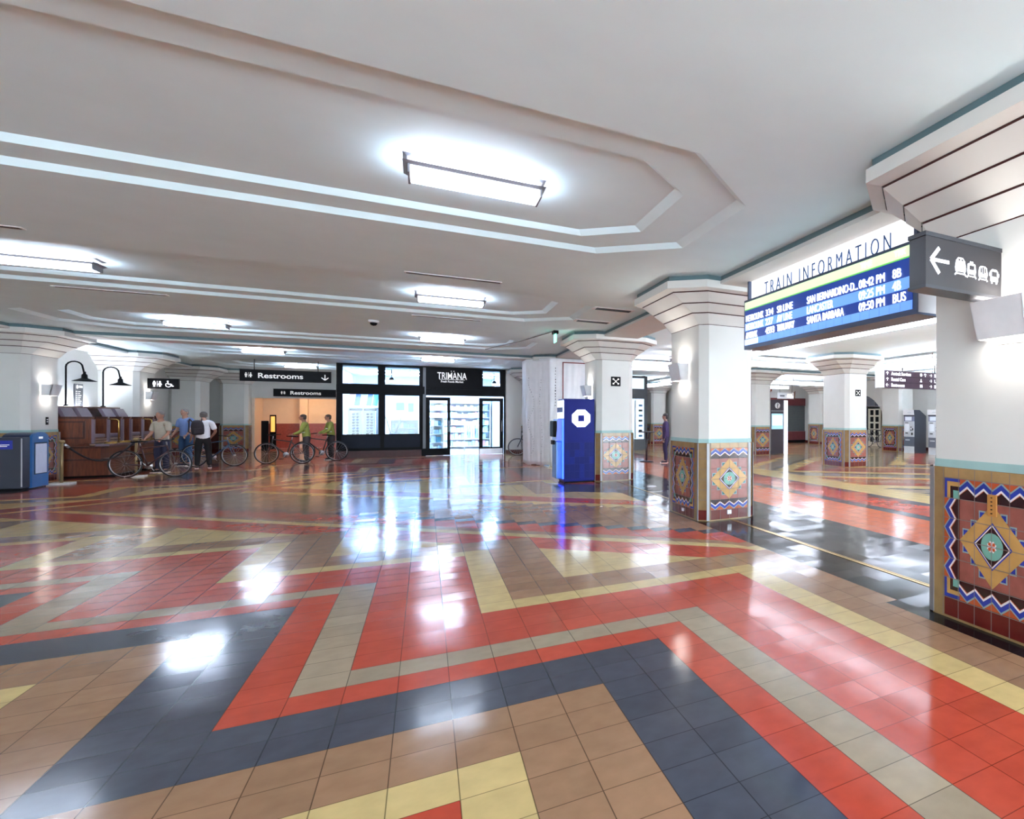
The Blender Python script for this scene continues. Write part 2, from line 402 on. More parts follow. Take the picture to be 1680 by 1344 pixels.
# right side wall with an arched doorway
w = MB()
AX0, AX1 = 19.3, 19.6
def arch_wall(mb, x0, x1, y0, y1, ya, yb, zs, ztop, m):
    """wall with an arch from ya to yb springing at zs"""
    n = 16; r = (yb - ya) / 2; yc = (ya + yb) / 2
    pts = [(yc - r * math.cos(PI * k / n), zs + r * 0.92 * math.sin(PI * k / n)) for k in range(n + 1)]
    mb.box(x0, x1, y0, ya, 0, ztop, m); mb.box(x0, x1, yb, y1, 0, ztop, m)
    for k in range(n):
        (a, za), (b_, zb) = pts[k], pts[k + 1]
        mb.loft([[(x0, a, za), (x0, b_, zb), (x0, b_, ztop), (x0, a, ztop)], [(x1, a, za), (x1, b_, zb), (x1, b_, ztop), (x1, a, ztop)]], m)
    for a in (ya, yb): mb.face([(x0, a, 0), (x1, a, 0), (x1, a, zs), (x0, a, zs)], m)
arch_wall(w, AX0, AX1, YB, 27.6, 19.75, 23.9, 0.9, 3.58, PLASTER)
w.box(19.25, 19.3, YB, 19.75, 0, .14, SKIRT); w.box(19.25, 19.3, 23.9, 27.6, 0, .14, SKIRT)
struct('wall_right', w)
w = MB(); w.box(11.2, 19.4, 27.6, 27.8, 0, 3.6, PLASTER); w.box(11.2, 19.3, 27.56, 27.6, 0, .14, SKIRT); w.box(11.1, 11.2, 27.6, 32.6, 0, 3.6, PLASTER); struct('wall_far', w)
w = MB(); w.box(8.05, 11.2, 32.4, 32.6, 0, 3.6, PLASTER); w.box(7.95, 8.05, 24.3, 32.6, 0, 3.6, DGREY); struct('wall_passage', w)
w = MB(); w.box(20.9, 21.0, 17.0, 27, 0, 3.6, MATS['white plaster']); w.box(19.6, 21.0, 17.0, 17.1, 0, 3.6, MATS['white plaster']); w.box(19.6, 21, 26.9, 27, 0, 3.6, mat('grey vestibule', (150, 152, 158), 0.6)); struct('wall_vestibule', w)

# ------------------------------------------------------------------ tiled columns
TERRA = mat('rose terracotta tile', (146, 84, 74), 0.18, vary=0.16, scale=9, coat=0.12)
ORNG = mat('burnt orange glaze', (186, 84, 46), 0.16, vary=0.1, coat=0.12)
BLUG = mat('cobalt blue glaze', (44, 58, 150), 0.15, vary=0.12, coat=0.12)
TEALG = mat('turquoise glaze', (112, 164, 150), 0.15, vary=0.08, coat=0.12)
GREYG = mat('grey teal glaze', (140, 158, 158), 0.15, coat=0.12)
YELG = mat('ochre yellow glaze', (186, 142, 82), 0.16, vary=0.15, coat=0.12)
WHTG = mat('white glaze', (228, 216, 214), 0.15, coat=0.12)
DRKG = mat('dark maroon glaze', (46, 22, 28), 0.15, coat=0.12)
BASEG = mat('oxblood base tile', (98, 30, 26), 0.16, vary=0.15, coat=0.12)
CAPG = mat('sand cap tile', (166, 132, 88), 0.22, vary=0.16, coat=0.05)
GROUT = mat('pale grout', (116, 102, 96), 0.6)
EDGEG = mat('olive brown edge tile', (146, 116, 76), 0.22, vary=.15, coat=.3)
T = 0.1535
GUARD = mat('dull steel corner guard', (142, 140, 142), 0.45, 0.5)
HXC, HYC, CHF = 0.44, 0.69, 0.115
def ring8(hx, hy, c, z): return [(x, y, z) for x, y in octo(0, 0, hx, hy, c)]
def dado_face(mb, fn, ncol):
    """decorative tile panel; fn(u, z, d) puts panel coordinates into space, u centred, z up, d proud of the face"""
    def P(pts, k, m): mb.face([fn(u * T, 0.625 + v * T, 0.0016 * k) for u, v in pts], m)
    h = ncol / 2.0
    def rect(u0, u1, v0, v1, k, m): P([(u0, v0), (u1, v0), (u1, v1), (u0, v1)], k, m)
    rect(-h, h, -3.95, -3.0, 1, BASEG)
    rect(-h, h, -3.0, 3.0, 1, TERRA)
    rect(-h, h, 3.0, 3.5, 1, CAPG)
    def chev(uc, vc, a, m, lo, hi, k):
        """half-open chevron band between offsets lo..hi, tip along +v (a=1) or -v (a=-1), or sideways (a=2 left, a=-2 right)"""
        for s in (-1, 1):
            q = [(s * .5, lo - .25), (0, lo + .12), (0, hi + .12), (s * .5, hi - .25)]
            if a in (1, -1): P([(uc + x, vc + a * y) for x, y in q], k, m)
            else: P([(uc - (a / 2) * y, vc + x) for x, y in q], k, m)
    def zig(uc, vc, a):
        if a in (1, -1):
            rect(uc - .5, uc + .5, vc - .5, vc + .5, 2, ORNG)
            P([(uc - .5, vc - a * .5), (uc + .5, vc - a * .5), (uc + .5, vc - a * .32), (uc, vc + a * .02), (uc - .5, vc - a * .32)], 3, DRKG)
        else:
            s = a / 2
            rect(uc - .5, uc + .5, vc - .5, vc + .5, 2, ORNG)
            P([(uc + s * .5, vc - .5), (uc + s * .5, vc + .5), (uc + s * .32, vc + .5), (uc - s * .02, vc), (uc + s * .32, vc - .5)], 3, DRKG)
        chev(uc, vc, a, GREYG, -.02, .40, 4); chev(uc, vc, a, BLUG, .05, .31, 5); chev(uc, vc, a, WHTG, -.06, .05, 6)
    inner = 2
    for c in range(4):
        zig(-1.5 + c, 2.5, 1); zig(-1.5 + c, -2.5, -1)
    if ncol == 6:
        for r in range(4):
            zig(-2.5, -1.5 + r, 2); zig(2.5, -1.5 + r, -2)
        for su in (-1, 1):
            for sv in (-1, 1):
                def RR(a0, a1, k, m):
                    us = sorted((su * a0, su * a1)); vs = sorted((sv * a0, sv * a1)); rect(us[0], us[1], vs[0], vs[1], k, m)
                RR(2, 3, 2, BLUG); RR(2, 2.82, 3, YELG); RR(2, 2.6, 4, DRKG); RR(2, 2.4, 5, TEALG)
    # stepped little squares beside the diamond
    for su in (-1, 1):
        for sv in (-1, 1):
            for a in (.38, .88, 1.38):
                u, v = su * (1.78 - a + .22), sv * (a + .02)
                rect(u - .2, u + .2, v - .2, v + .2, 2, GREYG); rect(u - .13, u + .13, v - .13, v + .13, 3, BLUG if ncol == 6 else mat('deep green glaze', (40, 92, 92), 0.15, coat=.12))
    dia = lambda r: [(r, 0), (0, r), (-r, 0), (0, -r)]
    P(dia(1.98), 4, YELG); P(dia(1.12), 5, BLUG); P(dia(1.03), 6, WHTG); P(dia(.95), 7, DRKG)
    P([(.64 * math.cos(2 * PI * k / 20), .64 * math.sin(2 * PI * k / 20)) for k in range(20)], 8, TEALG)
    P([(.3 * (1 if k % 2 else .72) * math.cos(2 * PI * k / 16), .3 * (1 if k % 2 else .72) * math.sin(2 * PI * k / 16)) for k in range(16)], 9, WHTG)
    for k in range(4):
        a = PI / 4 + k * PI / 2
        P([(.04 * math.cos(a), .04 * math.sin(a)), (.2 * math.cos(a - .5), .2 * math.sin(a - .5)), (.27 * math.cos(a), .27 * math.sin(a)), (.2 * math.cos(a + .5), .2 * math.sin(a + .5))], 10, ORNG)
    # grout joints
    g = .018
    for c in range(ncol + 1): rect(-h + c - g, -h + c + g, -3.95, 3.5, 11, GROUT)
    for v in (-3.0, -2, -1, 0, 1, 2, 3.0): rect(-h, h, v - g, v + g, 11, GROUT)

def make_column(label):
    t = thing('tiled_column', label, 'column', group=None)
    t['kind'] = 'thing'
    s = MB(); s.loft([ring8(HXC, HYC, CHF, 1.0), ring8(HXC, HYC, CHF, 2.93)], PLASTER)
    s.build('shaft', t)
    m = MB(); m.loft([ring8(HXC + .006, HYC + .006, CHF, 1.165), ring8(HXC + .004, HYC + .004, CHF, 1.225)], BLUE_T); m.build('painted_band', t)
    d = MB()
    e = .02
    d.loft([ring8(HXC + e, HYC + e, CHF + .01, 0), ring8(HXC + e, HYC + e, CHF + .01, 1.165)], EDGEG)
    for sgn in (-1, 1):
        dado_face(d, lambda u, z, k, s_=sgn: (s_ * u, s_ * (HYC + e) + s_ * k, z), 4)
        dado_face(d, lambda u, z, k, s_=sgn: (s_ * (HXC + e) + s_ * k, -s_ * u, z), 6)
    # chamfer base and grout
    for (ax, ay) in ((1, 1), (1, -1), (-1, 1), (-1, -1)):
        a = Vector((ax * (HXC + e), ay * (HYC + e - CHF), 0)); b_ = Vector((ax * (HXC + e - CHF), ay * (HYC + e), 0)); n = Vector((ax, ay, 0)).normalized()
        for z0, z1, m_ in [(.02, .165, BASEG)] + [(.165 + .153 * k - .003, .165 + .153 * k + .003, GROUT) for k in range(1, 7)]:
            o_ = n * .002; d.face([a + o_ + Vector((0, 0, z0)), b_ + o_ + Vector((0, 0, z0)), b_ + o_ + Vector((0, 0, z1)), a + o_ + Vector((0, 0, z1))], m_)
    d.build('tiled_dado', t)
    for (ax, ay) in ((1, 1), (1, -1), (-1, 1), (-1, -1)):
        g = MB()
        x, y = ax * (HXC + e), ay * (HYC + e - CHF)
        g.box(min(x, x + ax * .006), max(x, x + ax * .006), y - .022, y + .022, .01, 1.16, GUARD)
        x, y = ax * (HXC + e - CHF), ay * (HYC + e)
        g.box(x - .022, x + .022, min(y, y + ay * .006), max(y, y + ay * .006), .01, 1.16, GUARD)
        g.build('corner_guard', t)
    c = MB()
    prof = [(2.93, .44, .69, .115), (3.09, .56, .79, .18), (3.21, .72, .93, .28), (3.34, .885, 1.08, .37), (3.37, 1.0, 1.2, .42)]
    for k in range(4):
        z, hx, hy, ch = prof[k]; nz, nx, ny, nc = prof[k + 1]
        c.loft([ring8(hx - .004, hy - .004, ch, z - .0075), ring8(hx + .004, hy + .004, ch, z + .0075)], LINE, cap=False)
        rr_ = [ring8(hx + .008, hy + .008, ch, z + .0075), ring8(nx, ny, nc, nz - (.0075 if k < 3 else 0))]
        if k == 3: rr_.append(ring8(1.0, 1.2, .42, 3.475)); rr_.append(ring8(.96, 1.16, .42, 3.476))
        c.loft(rr_, PLASTER, cap=False)
    c.build('capital', t)
    b_ = MB(); b_.loft([ring8(.965, 1.165, .42, 3.475), ring8(.965, 1.165, .42, 3.548)], TEAL); b_.build('teal_edge', t)
    return t
COLS = {
    'B': ((3.0, 5.27), 'white column with tiled base directly left of the train information board, with sconce'),
    'D': ((3.0, -.71), 'nearest tiled column, carrying the projecting black arrow sign, cut by the right picture edge'),
    'C': ((3.02, 11.62), 'white column with tiled base touching the blue bank machine cabinet'),
    'S': ((3.02, 17.65), 'white column mostly wrapped in white plastic sheeting'),
    'N': ((3.02, 23.55), 'white column against the wall behind the wrapped column, right of the dark shopfront'),
    'E': ((10.57, 11.7), 'free-standing white tiled column seen below the train information board'),
    'F': ((10.85, 18.4), 'white tiled column standing beside the information kiosk with the lit edge'),
    'G': ((18.6, 24.7), 'distant white tiled column between the shuttered maroon shop and the arched door'),
    'H': ((17.87, 17.25), 'white tiled wall column between arched door and grey ticket machines'),
    'K': ((10.4, 29.8), 'small distant white tiled column seen right of the far dark shop display'),
    'A': ((-8.77, 17.55), 'white tiled column behind the dark and blue bins, left of the shoeshine stands'),
    'A2': ((-8.77, 23.5), 'white tiled column bearing the small restroom and wheelchair pictogram sign'),
    'A3': ((-8.77, 29.3), 'white column in the far left corner beyond the pictogram sign'),
    'A4': ((-7.7, 31.05), 'white column built into the far wall left of the restroom corridor opening'),
    'Z': ((3.0, -6.7), 'tiled column behind the camera position on the hall side'),
}
proto = None
CO = {}
for key, ((x, y), lab) in COLS.items():
    if key == 'Z': continue
    if proto is None: proto = make_column(lab); proto.location = (x, y, 0); CO[key] = proto
    else: CO[key] = dup(proto, (x, y, 0), 0, lab)
# pieces found only on some columns
o = MB(); o.bbox(-.035, .035, -.727, -.712, .085, .15, STEEL, .004); o.build('power_outlet', CO['B'])
o = MB(); o.bbox(-.478, -.462, -.05, .02, .075, .125, STEEL, .004); o.build('power_outlet', CO['B'])
o = MB(); o.bbox(-.484, -.468, -.045, .035, .845, 1.0, mat('ochre cover plate', (178, 122, 60), 0.4), .004)
for k in range(5): o.box(-.487, -.484, -.012, .002, .862 + k * .028, .87 + k * .028, BLACK)
o.build('outlet_cover', CO['D'])
o = MB(); o.box(.443, .45, .02, .13, 1.34, 1.52, BLACK)
for z in (1.4, 1.45): o.box(.45, .453, .045, .105, z, z + .022, WHITEP)
o.build('wall_plate', CO['A'])

# ------------------------------------------------------------------ ceiling light fittings
LENS2 = glow('lit linear lens', (232, 240, 255), 3.2); UPL2 = glow('lit linear tube', (232, 240, 255), 58.0)
def make_fitting(label, n=2, bay=1.06, lens=None, tube=None):
    t = thing('ceiling_light', label, 'ceiling light')
    h = bay / 2 * (n / 2.0)
    p = MB(); p.loft([[(-h, -.16, 0), (h, -.16, 0), (h, .16, 0), (-h, .16, 0)], [(-h + .03, -.13, -.018), (h - .03, -.13, -.018), (h - .03, .13, -.018), (-h + .03, .13, -.018)]], MGREY); p.build('canopy', t)
    for k in range(n + 1):
        x = -h + .09 + (2 * h - .18) * k / n
        s = MB(); s.box(x - .014, x + .014, -.02, .02, -.068, -.016, MGREY); s.build('stem', t)
    f = MB()
    f.loft([[(-h, -.17, -.062), (h, -.17, -.062), (h, .17, -.062), (-h, .17, -.062)], [(-h + .03, -.14, -.085), (h - .03, -.14, -.085), (h - .03, .14, -.085), (-h + .03, .14, -.085)]], MGREY)
    for s_ in (-1, 1): f.box(*sorted((s_ * (h - .035), s_ * (h - .05))), -.145, .145, -.152, -.08, MGREY)
    f.build('frame', t)
    u = MB()
    u.box(-h + .08, h - .08, -.125, .125, -.061, -.056, tube or UPL)
    u.build('tube', t)
    l = MB(); l.loft([[(-h + .055, -.13, -.085), (h - .055, -.13, -.085), (h - .055, .13, -.085), (-h + .055, .13, -.085)], [(-h + .055, -.12, -.148), (h - .055, -.12, -.148), (h - .055, .12, -.148), (-h + .055, .12, -.148)]], lens or LENS); l.build('diffuser', t)
    return t
FLENS = glow('brighter lit lens', (218, 233, 255), 8.0); FUPL = glow('brighter lit tube', (218, 233, 255), 130.0)
XF1, XF2 = -.50, -5.08
ZF = ZC + .10
FIT = make_fitting('fluorescent ceiling light in the nearest coffer, largest and highest in view'); FIT.location = (XF1, 2.28, ZF)
for x, y, lab in ((XF1, 8.3, 'fluorescent ceiling light in the second coffer, above the long slot diffuser with the shop beyond'),
                  (XF1, 14.45, 'fluorescent ceiling light in the third coffer, just before the far teal beam'),
                  (XF1, 20.75, 'small fluorescent ceiling light hanging over the dark shopfront, beyond the teal beam'),
                  (XF2, 8.3, 'fluorescent ceiling light cut by the left picture edge'),
                  (XF2, 14.45, 'fluorescent ceiling light above the shoeshine stands, before the teal beam'),
                  (XF2, 20.75, 'fluorescent ceiling light beyond the teal beam, above the backpack man'),
                  (XF2, 27.2, 'smallest fluorescent ceiling light right above the larger restrooms sign'),
                  (XF2, 2.28, 'fluorescent ceiling light in the nearest coffer beyond the left frame edge'),
                  (XF1, -3.8, 'added unseen fluorescent ceiling light overhead behind the camera, near the columns'),  # fittings behind the camera are added for ambient light
                  (XF2, -3.8, 'added unseen fluorescent ceiling light overhead behind the camera, far from the columns'),
                  (XF1, -9.6, 'added unseen fluorescent ceiling light by the rear wall, near the columns'),
                  (XF2, -9.6, 'added unseen fluorescent ceiling light by the rear wall, far from the columns')):
    if y > 10:
        f = make_fitting(lab, 2, 1.06, FLENS, FUPL); f.location = (x, y, ZF)
    else: dup(FIT, (x, y, ZF), 0, lab)
def long_light(label, p, length, along_y):
    n = max(2, int(round(length / .9)))
    t = make_fitting(label, n, length * 2 / n, LENS2, UPL2); t.name = 'linear_light'; t['category'] = 'linear light'
    t.location = (p[0], p[1], ZC - p[2]); t.rotation_euler = (0, 0, PI / 2 if along_y else 0)
    for k in range(3):
        m = MB(); x = length * (.42 * (k - 1)); m.tube([(x, 0, 0), (x, 0, p[2])], .01, MGREY, 6); m.build('hanger', t)
    return t
long_light('long bright linear light running just behind the underside of the train information board', (6.0, 5.4, .3), 8.6, True)
long_light('long linear light on the next hall ceiling, seen left of the free-standing column top', (7.9, 13.1, .2), 5.4, False)
long_light('long linear light on the next hall ceiling, passing above the hanging direction sign', (12.2, 9.4, .2), 7.4, True)
long_light('short bright linear light seen between the two columns right of the blue bank machine', (6.0, 16.65, .2), 3.2, False)
long_light('linear light on the next hall ceiling hidden behind the nearest column', (10.0, 2.5, .2), 6.0, False)
long_light('distant linear light before the shuttered maroon shop', (14.6, 21.3, .2), 4.2, False)
long_light('added linear light along the next hall ceiling in front of the ticket machines', (16.55, 13.7, .2), 4.6, True)  # this and the next are added to brighten the far hall
long_light('added farthest linear light on the next hall ceiling, by the shuttered maroon shop', (14.2, 25.2, .2), 5.0, False)
long_light('linear light along the passage beside the far shop display', (9.4, 26.2, .2), 4.0, True)

# ------------------------------------------------------------------ wall sconces
SCL = glow('sconce light slot', (255, 250, 244), 9.0)
def make_sconce(label):
    """open box on a wall facing -x; origin on the wall"""
    t = thing('wall_sconce', label, 'wall light')
    b_ = MB(); b_.box(-.012, 0, -.13, .13, -.16, .16, WHITEP); b_.build('back_plate', t)
    s = MB()
    s.loft([[(-.14, -.2, -.13), (-.14, .2, -.13), (-.125, .2, -.13), (-.125, -.2, -.13)], [(-.2, -.215, .13), (-.2, .215, .13), (-.185, .215, .13), (-.185, -.215, .13)]], WHITEP)
    for e in (-1, 1):
        s.loft([[(-.14, e * .2, -.13), (-.14, e * .192, -.13), (-.012, e * .192, -.13), (-.012, e * .2, -.13)], [(-.2, e * .215, .13), (-.2, e * .207, .13), (-.012, e * .207, .13), (-.012, e * .215, .13)]], WHITEP)
    s.build('shade', t)
    l = MB(); l.box(-.12, -.03, -.17, .17, -.085, -.075, SCL); l.box(-.15, -.03, -.18, .18, .085, .095, SCL); l.build('lamp', t)
    return t
sc0 = make_sconce('white wall sconce on the nearest column below the black arrow sign'); sc0.location = (3.0 - .44, -.86, 2.23)
for key, dy, dz, rz, lab in (('B', 0.0, 2.25, 0, 'white wall sconce on the column left of the train information board'),
                        ('C', -.0, 2.2, 0, 'white wall sconce on the column above the blue bank machine'),
                        ('A', 0.0, 2.15, PI, 'white wall sconce on the column beside the shoeshine stands'),
                        ('A2', 0.0, 2.2, PI, 'white wall sconce under the restroom and wheelchair pictogram sign')):
    x, y = COLS[key][0]
    dup(sc0, (x + (.44 if rz else -.44), y + dy, dz), rz, lab)

# ------------------------------------------------------------------ ceiling fittings
def slot(label, x, y, L):
    t = thing('slot_diffuser', label, 'air diffuser', (x, y, ZC), 0, None)
    m = MB(); m.box(-L / 2, L / 2, -.055, .055, -.008, 0, WHITEP); m.build('frame', t)
    m = MB(); m.box(-L / 2 + .02, L / 2 - .02, -.035, -.008, -.0095, -.007, BLACK); m.box(-L / 2 + .02, L / 2 - .02, .008, .035, -.0095, -.007, BLACK); m.build('slot_opening', t)
slot('long dark ceiling slot diffuser in front of the second coffer light', -.52, 6.28, 1.2)
slot('thin ceiling slot diffuser beyond the second coffer light', -.5, 10.35, 1.2)
slot('thin ceiling slot diffuser beyond the light at the left edge', -5.08, 10.35, 1.25)
slot('ceiling slot diffuser cut by the left picture edge', -5.08, 6.28, 1.2)
def grille(label, x, y):
    t = thing('ceiling_vent', label, 'air vent', (x, y, ZC))
    m = MB(); m.box(-.36, .36, -.13, .13, -.01, 0, WHITEP); m.build('frame', t)
    m = MB(); m.box(-.31, .31, -.085, .085, -.013, -.009, BLACK)
    for k in range(5): m.box(-.31, .31, -.08 + k * .04 - .004, -.08 + k * .04 + .004, -.018, -.013, DGREY)
    m.build('grille', t)
grille('dark ceiling vent nearer the train board column', 2.06, 7.55)
grille('dark ceiling vent nearer the blue bank machine column', 2.06, 9.15)
t = thing('security_camera', 'white dome security camera on the ceiling before the shopfront', 'camera', (-1.78, 11.55, ZC))
m = MB(); m.lathe((0, 0, 0), [(.09, 0), (.09, -.035), (.075, -.05)], WHITEP); m.build('housing', t)
m = MB(); m.lathe((0, 0, -.05), [(.065, 0), (.06, -.03), (.04, -.055), (.0, -.065)], BLACK); m.build('dome', t)
t = thing('smoke_detector', 'small white round detector on the ceiling between the two columns', 'detector', (4.55, 9.1, ZC))
m = MB(); m.lathe((0, 0, 0), [(.05, 0), (.05, -.02), (.03, -.035)], WHITEP); m.build('body', t)
m = MB(); m.box(-.015, .015, -.015, .015, -.042, -.034, DGREY); m.build('sensor', t)
t = thing('exit_sign', 'small green lit exit sign hanging edge-on from the ceiling above the blue machine', 'exit sign', (1.66, 11.05, ZC))
m = MB(); m.box(-.05, .05, -.14, .14, -.07, 0, BLACK); m.build('housing', t)
m = MB(); m.box(-.008, .008, -.13, .13, -.27, -.07, glow('green lit acrylic', (110, 226, 190), 1.0)); m.build('panel', t)
b = MB(); b.tube([(1.6, 11.05, 3.53), (1.2, 13.4, 3.53), (.6, 15.9, 3.53)], .01, DGREY, 6)
tag(b.build('ceiling_conduit'), 'thin cable running along the ceiling from the green exit sign', 'conduit')

# ------------------------------------------------------------------ pictograms on sign faces
def icon(mb, kind, org, ax, nrm, s, m, hole):
    """small pictogram; org = lower left, ax = reading direction, nrm = outward normal, s = height"""
    o_, a_, n_ = Vector(org), Vector(ax).normalized(), Vector(nrm).normalized()
    fn = lambda x, z, d: tuple(o_ + a_ * (x * s) + Vector((0, 0, z * s)) + n_ * d)
    def P(pts, k=0, mm=m): mb.prismf(pts, fn, .001, .004 + .002 * k, mm)
    def B(x0, x1, z0, z1, k=0, mm=m): P([(x0, z0), (x1, z0), (x1, z1), (x0, z1)], k, mm)
    def C(cx, cz, r, k=0, mm=m, n=14): P([(cx + r * math.cos(2 * PI * i / n), cz + r * math.sin(2 * PI * i / n)) for i in range(n)], k, mm)
    def bar(x0, z0, x1, z1, t):
        d = Vector((x1 - x0, z1 - z0)).normalized(); q = Vector((-d.y, d.x)) * t / 2
        P([(x0 + q.x, z0 + q.y), (x0 - q.x, z0 - q.y), (x1 - q.x, z1 - q.y), (x1 + q.x, z1 + q.y)])
    if kind == 'left': bar(0, .5, 1, .5, .13); bar(0, .5, .45, 1, .15); bar(0, .5, .45, 0, .15)
    elif kind == 'right': bar(0, .5, 1, .5, .13); bar(1, .5, .55, 1, .15); bar(1, .5, .55, 0, .15)
    elif kind == 'down': bar(.5, 0, .5, 1, .13); bar(.5, 0, .0, .45, .15); bar(.5, 0, 1, .45, .15)
    elif kind == 'upar': bar(.5, 0, .5, 1, .13); bar(.5, 1, .0, .55, .15); bar(.5, 1, 1, .55, .15)
    elif kind == 'toilets':
        C(.2, .88, .12); P([(.02, .72), (.38, .72), (.4, .38), (.0, .38)]); B(.08, .32, 0, .4)
        B(.53, .57, 0, 1)
        C(.9, .88, .12); P([(.78, .72), (1.02, .72), (1.16, .3), (.64, .3)]); B(.78, 1.02, 0, .3)
    elif kind == 'wheel':
        C(.3, .92, .1); bar(.3, .8, .36, .42, .13); bar(.36, .44, .72, .44, .12); bar(.72, .44, .86, .08, .12); bar(.86, .08, 1.02, .13, .1)
        for i in range(12):
            a, b_ = 2.2 + i * .37, 2.2 + (i + 1) * .37; bar(.38 + .33 * math.cos(a), .3 + .33 * math.sin(a), .38 + .33 * math.cos(b_), .3 + .33 * math.sin(b_), .09)
    elif kind == 'loco':
        P([(.1, .18), (.9, .18), (.95, .4), (.86, .82), (.68, 1.0), (.32, 1.0), (.14, .82), (.05, .4)]); B(.3, .45, .8, .9, 1, hole); B(.55, .7, .8, .9, 1, hole)
        bar(.2, .13, .02, -.04, .08); bar(.8, .13, .98, -.04, .08); bar(.1, .06, .9, .06, .06)
    elif kind == 'tram':
        P([(.12, .22), (.88, .22), (.92, .4), (.88, .88), (.78, .94), (.22, .94), (.12, .88), (.08, .4)]); B(.28, .72, .5, .8, 1, hole); bar(.35, 1.02, .65, 1.02, .1); bar(.2, .16, .05, -.04, .08); bar(.8, .16, .95, -.04, .08); bar(.12, .07, .88, .07, .06)
    elif kind == 'metro':
        P([(.1, .2), (.9, .2), (.95, .45), (.88, .86), (.7, .97), (.3, .97), (.12, .86), (.05, .45)]); B(.22, .36, .5, .82, 1, hole); B(.43, .57, .42, .9, 1, hole); B(.64, .78, .5, .82, 1, hole); bar(.2, .14, .05, -.04, .08); bar(.8, .14, .95, -.04, .08); bar(.12, .06, .88, .06, .06)
    elif kind == 'bus':
        P([(.12, .1), (.88, .1), (.9, .8), (.72, .94), (.28, .94), (.1, .8)]); B(.22, .78, .42, .78, 1, hole); B(.0, .1, .45, .68); B(.9, 1.0, .45, .68); B(.2, .32, -.06, .1); B(.68, .8, -.06, .1)
    elif kind == 'info': C(.5, .5, .5); B(.43, .57, .18, .58, 1, hole); C(.5, .75, .09, 1, hole)
    elif kind == 'phone': P([(0, .55), (.3, .95), (.8, .95), (1, .6), (.8, .5), (.65, .7), (.35, .7), (.2, .45)]); B(.5, .8, .0, .35)
    elif kind == 'desk': C(.5, .85, .14); B(.1, .9, .0, .35); B(.32, .68, .4, .66)
    elif kind == 'meeting':
        for x, z in ((.18, .8), (.82, .8), (.18, .2), (.82, .2), (.5, .5)): B(x - .1, x + .1, z - .1, z + .1)
        bar(.2, .2, .8, .8, .07); bar(.2, .8, .8, .2, .07)

NY, NX = (0, -1, 0), (-1, 0, 0)
# black projecting arrow sign on the nearest column
t = thing('arrow_sign', 'black projecting sign with a left arrow and four white vehicle pictograms', 'sign', (1.82, -.76, 2.385))
m = MB(); m.box(0, .74, 0, .15, .02, .335, SIGNG)
m.box(-.008, .74, -.008, .158, .335, .362, DGREY); m.box(-.008, .74, -.008, .158, 0, .022, DGREY); m.build('case', t)
m = MB(); icon(m, 'left', (.045, 0, .105), (1, 0, 0), NY, .165, LITW, SIGNG); m.build('arrow', t)
for k, kd in enumerate(('loco', 'tram', 'metro', 'bus')): m = MB(); icon(m, kd, (.262 + k * .116, 0, .122 - k * .004), (1, 0, 0), NY, .1 if k else .115, LITW, SIGNG); m.build('pictogram', t)

# train information board hung between two columns
BX, BY0, BY1, BZ0, BZ1 = 2.86, .40, 3.80, 2.49, 3.17
t = thing('train_board', 'blue lit train information board hanging under the beam between two columns', 'departure board', (0, 0, 0))
FRM = mat('blue grey board frame', (74, 86, 112), 0.35, 0.4)
m = MB(); m.box(BX, BX + .30, BY0, BY1, BZ0, BZ1, FRM); m.box(BX + .02, BX + .28, BY0 - .003, BY0, BZ0 + .02, BZ1 - .02, STEEL); m.build('case', t)
SCR = glow('screen dark blue', (14, 46, 122), .3)
SCL2 = glow('screen light blue', (98, 146, 226), .29)
m = MB(); m.box(BX - .006, BX, BY0 + .05, BY1 - .04, BZ0 + .05, BZ1 - .06, SCR)
for z0, z1 in ((2.738, 2.848),): m.box(BX - .009, BX - .004, BY0 + .05, BY1 - .04, z0, z1, SCL2)
m.box(BX - .009, BX - .004, BY0 + .05, BY1 - .04, 2.54, 2.625, SCL2)
m.box(BX - .012, BX - .004, BY1 - .42, BY1 - .04, 2.545, 2.62, glow('screen pale line', (200, 232, 255), .4))
for k in range(22): m.box(BX - .0095, BX - .0088, BY0 + .06 + k * .15, BY0 + .062 + k * .15, 2.54, 2.622, SCR)
m.build('screen', t)
m = MB(); m.box(BX - .011, BX - .004, BY0 + .05, BY1 - .04, 3.035, 3.135, glow('screen green header', (190, 230, 168), .34))
m.box(BX - .010, BX - .004, BY0 + .05, BY1 - .04, 3.022, 3.035, glow('screen green edge', (90, 178, 70), .3)); m.build('header_strip', t)
LED = glow('white led lettering', (236, 246, 255), .7)
def led(s, y0, y1, z, h=.085, m_=LED, bold=.0):
    """lettering fitted between y0 and y1 on the board face"""
    o = text('lettering', s, (BX - .012, y0, z), (0, -1, 0), h, m_, t, 1.0, bold=bold)
    w_ = max(v.co.x for v in o.data.vertices) - min(v.co.x for v in o.data.vertices)
    o.scale.x *= (y0 - y1) / w_
    return o
for z, a, n_, c_, cy1, d_, dy1, tm, tr, ty1 in zip((2.865, 2.748, 2.632), ('METROLINK', 'METROLINK', 'AMTRAK'), ('334', '227', '4593'), ('SB LINE', 'AV LINE', 'THRUWAY'), (2.51, 2.52, 2.47), ('SAN BERNARDINO-D...', 'LANCASTER', 'SANTA BARBARA'), (1.247, 1.684, 1.486), ('08:42 PM', '09:25 PM', '09:50 PM'), ('8B', '4B', 'BUS'), (.598, .6, .54)):
    led(a, 3.727, 3.24 if a[0] == 'M' else 3.4, z); led(n_, 3.176, 2.985 if n_ != '4593' else 2.95, z); led(c_, 2.877, cy1, z); led(d_, 2.192, dy1, z); led(tm, 1.226, .83, z); led(tr, .716, ty1, z)
PALE = glow('pale header lettering', (236, 244, 232), .5)
